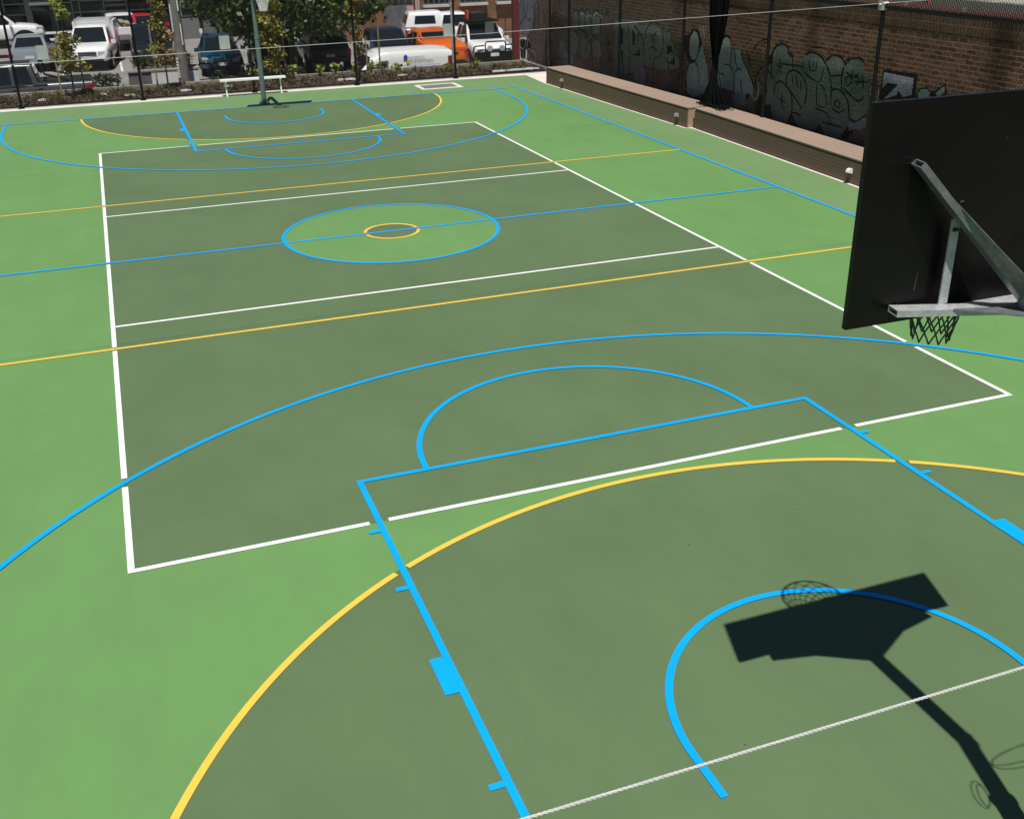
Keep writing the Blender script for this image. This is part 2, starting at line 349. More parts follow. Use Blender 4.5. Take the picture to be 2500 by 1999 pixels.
# concrete edge strips, garden bed, kerbs, car park
mb = MB(); mb.fillpoly([(-12, 16.36, -.004), (8.68, 16.36, -.004), (8.54, 14.4, -.004), (8.80, 6, -.004), (8.94, 5.9, -.004), (8.78, -1, -.004), (8.74, -22, -.004), (10.0, -22, -.004), (10.0, 16.9, -.004), (-12, 16.9, -.004)])
struct(mb, 'concrete_path', M['concrete'])
mb = MB(); mb.box((0, -2.5, -.65), (24, 39, 1.28)); struct(mb, 'ground_slab', M['kerb'])
for k, x in enumerate((-4.6, -0.8, 3.0, 6.8)):
    pass
nx, ny = 150, 18; mb = MB(); vs = []; rr = random.Random(3)
for j in range(ny + 1):
    for i in range(nx + 1):
        y = 16.9 + 2.32 * j / ny; x = -12 + 21.7 * i / nx
        zz = .0 + .03 * (j / ny) + (rr.uniform(-.03, .05) if 0 < j < ny else 0)
        vs.append((x, y, zz))
mb.add(vs, [(j * (nx + 1) + i, j * (nx + 1) + i + 1, (j + 1) * (nx + 1) + i + 1, (j + 1) * (nx + 1) + i) for j in range(ny) for i in range(nx)])
struct(mb, 'garden_bed', M['mulch'])
mb = MB()
for i in range(7000):
    x, t = rr.uniform(-9.5, 9.6), rr.random(); y = 16.95 + 2.2 * t
    a = rr.uniform(0, 6.28); l = rr.uniform(.02, .075); w = rr.uniform(.01, .025); zz = .04 + .04 * t + rr.uniform(-.02, .035); tl = rr.uniform(-.5, .5) * l
    c, s = math.cos(a), math.sin(a)
    mb.poly([(x - c * l - s * w, y - s * l + c * w, zz - tl), (x + c * l - s * w, y + s * l + c * w, zz + tl), (x + c * l + s * w, y + s * l - c * w, zz + tl), (x - c * l + s * w, y - s * l - c * w, zz - tl + .01)])
tag(mb.build('bark_chips', M['chip'], flip=False), kind='stuff')
mb = MB()
for i in range(260):
    x = rr.uniform(-9.5, 9.4); y = rr.choice((17.3, 17.9, 18.5)) + rr.uniform(-.25, .25); hh = rr.uniform(.1, .26)
    for k in range(16):
        a = rr.uniform(0, 6.28); sp = rr.uniform(.02, .15); bx, by = x + rr.uniform(-.06, .06), y + rr.uniform(-.06, .06); w = .012
        tx, ty, tz = bx + math.cos(a) * sp, by + math.sin(a) * sp, .07 + hh * rr.uniform(.5, 1)
        mb.poly([(bx - w * math.sin(a), by + w * math.cos(a), .03), (bx + w * math.sin(a), by - w * math.cos(a), .03), (tx, ty, tz)])
tag(mb.build('ground_cover', M['tuft'], flip=False), kind='stuff')
mb = MB(); mb.box((-1.2, 19.27, -.62), (21.7, .13, 1.44)); struct(mb, 'garden_kerb', M['kerb'])
mb = MB(); mb.box((9.62, 18.05, -.03), (.14, 2.28, .30)); struct(mb, 'garden_side_kerb', M['kerb'])
def gz(y, x=0):
    return gz0(y) - .028 * min(max(0, x - 3), 20)
def gz0(y):
    P = [(0, -1.42), (40, -1.42), (54, -1.7), (999, -1.7)]
    for (a, za), (b, zb) in zip(P, P[1:]):
        if y <= b: return za + (zb - za) * (y - a) / (b - a)
mb = MB(); ys = [17.0, 40, 54, 400]; xs = [-150, 3, 23, 150]
mb.add([(x, y, gz(y, x)) for y in ys for x in xs], [(4 * j + i, 4 * j + i + 1, 4 * j + i + 5, 4 * j + i + 4) for j in range(3) for i in range(3)])
struct(mb, 'car_park_ground', M['asphalt'])
mb = MB()
for x0, y0, x1, y1 in ((1.9, 31, 1.9, 35.5), (-3.4, 36, -3.4, 40), (-5.9, 36, -5.9, 40), (-.5, 31, -.5, 35.5), (10.9, 28, 10.9, 33), (8.5, 29, 8.5, 33), (-4.2, 25.5, -3.2, 25.6)):
    d = Vector((x1 - x0, y1 - y0, 0)).normalized(); s = Vector((-d.y, d.x, 0)) * .05
    mb.poly([(x0 - s.x, y0 - s.y, gz(y0, x0) + .006), (x0 + s.x, y0 + s.y, gz(y0, x0) + .006), (x1 + s.x, y1 + s.y, gz(y1, x1) + .006), (x1 - s.x, y1 - s.y, gz(y1, x1) + .006)])
struct(mb, 'parking_bay_markings', M['linewhite'])

# drain pit let into the far margin
t = thing('drain_pit', 'pale concrete framed drain grate behind the far baseline', 'drain', (5.4, 15.27, 0))
mb = MB()
for c, s in (((0, -.42, .004), (1.3, .14, .02)), ((0, .42, .004), (1.3, .14, .02)), ((-.585, 0, .004), (.13, .70, .02)), ((.585, 0, .004), (.13, .70, .02))): mb.box(c, s)
mb.build('frame', M['concrete'], t)
mb = MB(); mb.box((0, 0, -.002), (1.04, .70, .012)); mb.build('pit_floor', M['grate'], t)
mb = MB()
for i in range(27): mb.box((-.5 + i * .0385, 0, .010), (.022, .69, .012))
for y in (-.3, 0, .3): mb.box((0, y, .0125), (1.03, .014, .012))
mb.build('bars', M['lamp'], t)
mb = MB(); rr = random.Random(8)
for k in range(90):
    x, y = rr.uniform(-7, 8.4), rr.uniform(-13.5, 16); s = rr.uniform(.006, .016); q = rr.uniform(0, 6.28); zz = .013
    mb.poly([(x + s * math.cos(q), y + s * math.sin(q), zz), (x - .4 * s * math.sin(q), y + .4 * s * math.cos(q), zz + .003), (x - s * math.cos(q), y - s * math.sin(q), zz), (x + .4 * s * math.sin(q), y - .4 * s * math.cos(q), zz + .002)]); 
tag(mb.build('leaf_litter', M['chip'], flip=False), kind='stuff')

# ------------------------------------------------------------------ hoops
def net_mesh(mb, c, r0, r1, h, th, n=12, rows=5):
    def P(i, j):                      # i strand position (half steps), j row
        a = 2 * math.pi * i / n; f = j / rows; r = r0 + (r1 - r0) * (f ** .7)
        return Vector((c[0] + r * math.cos(a), c[1] + r * math.sin(a), c[2] - h * f))
    for i in range(n):
        for sgn in (.5, -.5):
            pts = []
            for j in range(rows + 1):
                p = P(i + sgn * j, j); pts.append(p)
                if j < rows: q = P(i + sgn * (j + .5), j + .5); q += (Vector((c[0], c[1], q.z)) - q) * .03; pts.append(q)
            mb.tube(pts, th, 5)
def hoop(loc, rz, A, polem, netm, netth, label, steel, steel2):
    t = thing('basketball_hoop', label, 'hoop', loc, rz)
    mb = MB(); mb.tube([(0, 0, 0), (0, 0, 1.78)], .07, 20); mb.tube([(0, 0, 1.76), (0, 0, 3.1)], .06, 20); p = mb.build('pole', polem, t, 40)
    mb = MB(); mb.tube([(0, 0, 1.74), (0, 0, 1.79)], .078, 20); mb.build('collar', polem, p, 40)
    mb = MB(); mb.box((0, 0, .012), (.28, .28, .024))
    for sx in (-1, 1):
        for sy in (-1, 1): mb.tube([(sx * .11, sy * .11, .02), (sx * .11, sy * .11, .06)], .014, 6)
        mb.poly([(sx * .068, 0, .02), (sx * .125, 0, .02), (sx * .068, 0, .14)])
    mb.build('base_plate', polem, p, 40)
    mb = MB(); mb.beam((0, -.055, 3.03), (0, A - .2, 3.02), .11, .1); mb.build('arm', steel, t)
    mb = MB(); mb.box((0, A + .015, 3.44), (1.8, .03, 1.06))
    for sx in (-1, 1):
        for zz in (2.95, 3.6): mb.tube([(sx * .62, A - .004, zz + .06), (sx * .62, A + .001, zz + .06)], .012, 8)
    b = mb.build('backboard', M['board'], t)
    if steel is not steel2:
        for q in ([(-.53, 3.06), (-.526, 3.06), (-.517, 3.15), (-.519, 3.15)], [(-.12, 3.745), (-.118, 3.745), (-.113, 3.768), (-.115, 3.768)], [(-.33, 3.47), (-.31, 3.475), (-.312, 3.482), (-.33, 3.479)]): MB().poly([(x, A - .0015, zz) for x, zz in q]).build('scratch', M['grate'], b, flip=False)
    for sx in (-1, 1):
        MB().beam((sx * .675, A - .046, 2.99), (sx * .0, A - .17, 2.95), .088, .032, hollow=True).build('lower_brace', steel, t)
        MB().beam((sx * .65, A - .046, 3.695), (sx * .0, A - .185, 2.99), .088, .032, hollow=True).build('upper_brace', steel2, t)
        s_ = MB().beam((sx * .385, A - .05, 2.99), (sx * .385, A - .05, 3.41), .05, .008, up=(0, 1, 0)).build('strut', steel, t)
        MB().box((sx * .385, A - .058, 3.36), (.028, .012, .014)).build('bolt', M['plastic'], s_)
    mb = MB()
    mb.add([(-.56, A - .002, 2.954), (.56, A - .002, 2.954), (.03, A - .22, 2.944), (-.03, A - .22, 2.944), (-.56, A - .002, 2.950), (.56, A - .002, 2.950), (.03, A - .22, 2.940), (-.03, A - .22, 2.940)], [(0, 1, 2, 3), (7, 6, 5, 4), (0, 4, 5, 1), (1, 5, 6, 2), (2, 6, 7, 3), (3, 7, 4, 0)])
    mb.build('gusset_sheet', steel, t)
    for sx in (-1, 1):
        mb = MB()
        # plate welded along the upper brace: it widens towards the arm
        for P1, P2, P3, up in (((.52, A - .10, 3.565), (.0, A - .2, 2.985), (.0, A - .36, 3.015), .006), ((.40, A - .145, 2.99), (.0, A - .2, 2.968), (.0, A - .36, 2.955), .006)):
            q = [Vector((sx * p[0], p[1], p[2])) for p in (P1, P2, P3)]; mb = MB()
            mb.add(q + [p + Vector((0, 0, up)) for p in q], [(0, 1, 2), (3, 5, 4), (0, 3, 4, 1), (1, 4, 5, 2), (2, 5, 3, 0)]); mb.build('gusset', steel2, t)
    MB().tube([(.10, A - .14, 3.08), (.10, A - .20, 3.08)], .012, 6).box((.10, A - .155, 3.08), (.035, .02, .035)).build('bolt', steel, t)
    yc = A + .03 + .375
    mb = MB(); mb.tube([(.225 * math.cos(2 * math.pi * i / 40), yc + .225 * math.sin(2 * math.pi * i / 40), 3.05) for i in range(40)], .009, 8, closed=True)
    mb.box((0, A + .09, 3.045), (.14, .12, .012)); mb.box((0, A + .035, 3.02), (.16, .008, .12)); rm = mb.build('rim', M['rim'], t, 60)
    mb = MB(); net_mesh(mb, (0, yc, 3.045), 0.222, .100, .46, netth, 12, 7); mb.build('net', netm, t, 60)
    return t
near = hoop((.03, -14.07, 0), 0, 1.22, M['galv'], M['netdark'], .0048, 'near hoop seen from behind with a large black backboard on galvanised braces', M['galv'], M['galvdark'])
mb = MB()
for (zc, dx, dz, tw) in ((2.46, .62, .10, .0), (2.40, .55, .16, .5), (2.0, -.10, .24, 1.2), (1.97, -.07, .2, 1.5)):
    mb.tube([(math.copysign(.07, dx) + dx * (1 - math.cos(a)) / 2, .02 * math.sin(a + tw), zc + dz * math.sin(a)) for a in [2 * math.pi * i / 24 for i in range(24)]], .0038, 5, closed=True)
mb.build('cable_loop', M['netdark'], near)
far = hoop((0, 14.42, 0), math.pi, 1.5, M['pole'], M['netwhite'], .007, 'far hoop on a grey green round pole with a white net', M['pole'], M['pole'])

# ------------------------------------------------------------------ ropes and cables across the court
mb = MB(); p0, p1 = Vector((-9.6, -15.5, 3.365)), Vector((9.7, -15.5, 3.35)); n = 5120
for s in range(3):
    pts = []
    for i in range(n + 1):
        f = i / n; a = f * 640 * 2 * math.pi + s * 2.0944; q = p0.lerp(p1, f); pts.append((q.x, q.y + .0016 * math.cos(a), q.z - .02 * 4 * f * (1 - f) * 0 + .0016 * math.sin(a)))
    mb.tube(pts, .0017, 5)
tag(mb.build('rope', M['rope'], smooth=50, flip=False), 'white twisted rope stretched close across the front of the court', 'rope')
mb = MB(); mb.tube([(-9.6, -4.95, 3.46), (0, -4.95, 3.535), (9.72, -4.95, 3.70)], .0032, 6)
tag(mb.build('support_cable', M['wire']), 'thin pale wire strung high over mid court, crossing in front of the fence', 'cable')
mb = MB(); mb.tube([(-9.6, 5.8, 3.7), (0, 5.8, 3.62), (9.6, 5.95, 3.75)], .004, 6)
tag(mb.build('net_cable', M['wire']), 'wire over the far half of the court that the gathered black net hangs from', 'cable')

# ------------------------------------------------------------------ far bench
t = thing('aluminium_bench', 'white aluminium bench beside the far hoop pole', 'bench', (-.02, 16.3, 0))
for y in (-.07, .07): MB().box((0, y, .455), (1.92, .134, .045)).build('seat_plank', M['white'], t)
for sx in (-1, 1):
    mb = MB(); mb.beam((sx * .80, -.03, .0), (sx * .80, -.03, .43), .04, .04, up=(0, 1, 0)); mb.beam((sx * .80, -.14, .018), (sx * .80, .16, .018), .04, .03); mb.box((sx * .8, 0, .43), (.05, .28, .02)); mb.build('leg', M['white'], t)

# ------------------------------------------------------------------ timber benches along the wall, with step lights
def deck_bench(a, b, label):
    a = Vector((*a, 0)); b = Vector((*b, 0)); d = b - a; L = d.length; rz = math.atan2(d.y, d.x)      # local x runs along the bench, +y to the wall
    t = thing('timber_bench', label, 'bench', a, rz, 'timber clad benches along the brick wall')
    mb = MB(); n = 5; w = .152
    for i in range(n): mb.box((L / 2, -.008 + .004 + w / 2 + i * (w + .005), .462), (L + .02, w, .024))
    o = mb.build('top', M['decktop'], t)
    mb = MB()
    for i in range(6): mb.box((L / 2, .012, .045 + .067 * i), (L - .01, .02, .063))
    mb.box((L / 2, .035, .225), (L - .02, .02, .44)); mb.k = 1
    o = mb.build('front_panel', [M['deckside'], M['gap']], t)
    for xx in (.012, L - .012): MB().box((xx, .40, .225), (.022, .74, .446)).build('end_panel', M['decktrim'], t)
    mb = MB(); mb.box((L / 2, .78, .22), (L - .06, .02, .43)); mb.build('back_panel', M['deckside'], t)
    return t
# local +y must point to the wall (+x): the bench runs from its near end to its far end reversed
b1 = deck_bench((8.60, 14.40), (8.86, 6.02), 'long brown timber clad bench, the far one ending at the white corner slab')
b2 = deck_bench((9.00, 5.92), (8.80, -3.6), 'long brown timber clad bench, the near one partly behind the backboard')
def step_light(y, x, label, m):
    t = thing('step_light', label, 'light', (x, y, .24), 0, 'small hooded lights on the bench fronts')
    mb = MB(); mb.loft([[( .0, -.055, -.04), (0, .055, -.04), (0, .055, .04), (0, -.055, .04)], [(-.05, -.05, -.036), (-.05, .05, -.036), (-.05, .05, .036), (-.05, -.05, .036)], [(-.085, -.04, -.025), (-.085, .04, -.025), (-.072, .04, .016), (-.072, -.04, .016)]])
    mb.build('hood', m, t, 50)
    mb = MB(); mb.box((.0, 0, 0), (.012, .12, .09)); mb.build('back_plate', m, t)
step_light(13.17, 8.625, 'grey hooded light on the bench front nearest the white corner slab', M['lamp'])
step_light(6.45, 8.835, 'grey hooded light low on the bench front next to the join of the two benches', M['lamp'])
step_light(-.30, 8.855, 'white hooded light on the bench front beside the black backboard', M['lampwhite'])

# ------------------------------------------------------------------ brick wall with graffiti
GF=[(2,'sage',[(12.76,1.88),(12.3,1.93),(12.03,1.98),(11.37,1.99),(11.03,1.88),(10.72,1.9),(10.41,1.99),(10.02,2.02),(9.65,1.87),(9.24,1.89),(9.13,1.63),(8.7,1.33),(8.69,1.0),(9.26,0.9),(10.07,0.85),(10.7,0.82),(11.53,0.54),(11.94,0.49),(12.66,0.51)]),(2,'black',[(12.31,1.69),(12.07,1.71),(12.06,1.27),(12.28,1.27)]),(2,'black',[(12.18,1.09),(12.03,1.1),(12.03,0.76),(11.97,0.43),(12.0,0.41),(12.08,0.75),(12.13,0.75)]),(2,'black',[(11.48,1.72),(11.38,1.71),(11.29,1.54),(11.32,1.31),(11.45,1.32)]),(2,'black',[(10.99,1.28),(10.96,1.06),(11.24,1.07)]),(2,'black',[(9.4,1.5),(9.14,1.52),(9.08,1.36),(9.37,1.28)]),(2,'black',[(9.22,1.07),(8.94,1.25),(8.92,1.04)]),(4,'black',[(8.51,1.8),(8.23,1.89),(8.06,2.04),(7.77,2.03),(7.56,1.75),(7.67,1.22),(7.86,1.25),(8.15,1.17),(8.44,1.49)]),(4,'pale',[(8.0,1.99),(7.83,1.94),(7.72,1.76),(7.73,1.52),(7.82,1.34),(7.94,1.28),(8.07,1.32),(8.18,1.46),(8.2,1.62),(8.16,1.81)]),(4,'pale',[(8.2,1.14),(7.86,1.23),(7.7,1.46),(7.59,1.69),(7.25,1.22),(7.1,0.6),(7.87,0.37),(8.18,0.45),(8.27,0.84)]),(4,'black',[(6.92,1.94),(6.66,1.98),(6.43,2.04),(6.27,1.99),(6.23,1.72),(6.68,1.63),(6.77,1.32),(6.87,1.26)]),(4,'pale',[(6.69,1.68),(6.64,1.86),(6.43,1.98),(6.27,1.93),(6.21,1.72),(5.75,1.74),(5.59,1.5),(5.31,1.24),(5.09,1.03),(5.1,0.82),(5.84,0.78),(6.5,0.8),(6.83,0.81),(6.89,1.26),(6.75,1.36)]),(3,'black',[(4.61,1.63),(4.36,1.96),(4.06,2.05),(3.83,2.02),(3.78,1.89),(3.68,1.91),(3.52,0.94),(4.39,1.11)]),(3,'black',[(4.7,0.61),(4.32,0.66),(4.22,0.35),(4.69,0.38)]),(3,'black',[(3.59,0.43),(3.48,0.68),(3.19,0.35)]),(3,'black',[(2.58,0.41),(2.4,0.6),(2.25,0.38)]),(3,'green',[(4.41,1.57),(4.4,1.83),(4.26,1.96),(4.06,2.02),(3.87,1.99),(3.82,1.84),(3.61,1.77),(3.57,1.68),(3.26,1.75),(3.19,1.91),(2.96,1.97),(2.67,1.94),(2.44,1.83),(2.25,1.93),(2.04,1.98),(1.85,1.92),(1.75,1.84),(1.6,1.97),(1.35,2.01),(1.22,1.96),(1.13,1.75),(0.97,1.75),(0.91,1.17),(0.98,0.95),(1.25,0.83),(1.47,0.84),(1.48,0.69),(1.59,0.56),(1.74,0.39),(2.07,0.33),(2.3,0.42),(2.42,0.58),(2.57,0.44),(2.79,0.34),(3.12,0.35),(3.34,0.49),(3.48,0.67),(3.59,0.43),(3.78,0.33),(4.13,0.35),(4.27,0.54),(4.33,0.7),(4.68,0.65),(4.71,1.21),(4.67,1.51)]),(6,'black',[(0.61,1.9),(-0.37,1.92),(-0.38,1.47),(0.65,1.33),(0.61,1.62)]),(6,'lilac',[(0.58,1.85),(-0.28,1.84),(-0.28,1.54),(-0.05,1.47),(0.1,1.58),(0.13,1.49),(0.35,1.4),(0.49,1.36),(0.34,1.49),(0.11,1.68),(0.43,1.67),(0.57,1.55)]),(6,'black',[(-0.39,1.56),(-0.47,1.68),(-0.64,1.73),(-0.8,1.66),(-0.9,1.71),(-1.13,1.85),(-1.2,1.68),(-1.04,1.55),(-0.41,1.46)]),(6,'pale',[(-0.44,1.58),(-0.52,1.67),(-0.67,1.7),(-0.77,1.65),(-0.74,1.55),(-0.49,1.51)]),(6,'pale',[(-0.9,1.66),(-1.11,1.8),(-1.14,1.7),(-1.0,1.6)]),(5,'violet',[(20.48,1.98),(18.67,2.09),(18.78,1.87),(19.11,1.7),(19.23,1.13),(19.79,0.82),(20.35,0.81),(20.52,1.03)]),(5,'sage',[(15.69,1.39),(15.7,1.76),(15.61,1.92),(15.48,1.98),(15.35,1.94),(15.25,1.79),(15.24,1.42)]),(5,'sage',[(15.2,1.43),(15.21,1.81),(15.12,1.97),(15.0,2.03),(14.86,1.99),(14.77,1.84),(14.76,1.46)]),(5,'sage',[(14.74,1.46),(14.75,1.84),(14.68,2.0),(14.57,2.05),(14.45,2.01),(14.37,1.87),(14.36,1.5)]),(5,'sage',[(14.2,1.38),(14.22,1.85),(14.11,2.0),(13.94,2.06),(13.76,2.03),(13.64,1.89),(13.62,1.43)]),(5,'sage',[(16.11,1.28),(15.6,1.36),(15.19,1.14),(15.23,0.78),(15.45,0.65),(16.1,0.62)]),(5,'sage',[(14.19,1.05),(13.95,1.22),(13.66,1.23),(13.44,0.86),(13.64,0.74),(14.09,0.72)]),(5,'black',[(20.45,0.65),(20.24,0.7),(19.96,0.69),(19.62,0.74),(19.41,0.63),(19.41,0.44),(19.86,0.37),(19.93,0.08),(19.7,0.08),(19.42,0.05),(19.59,0.09),(20.39,0.01),(20.46,0.33)])]
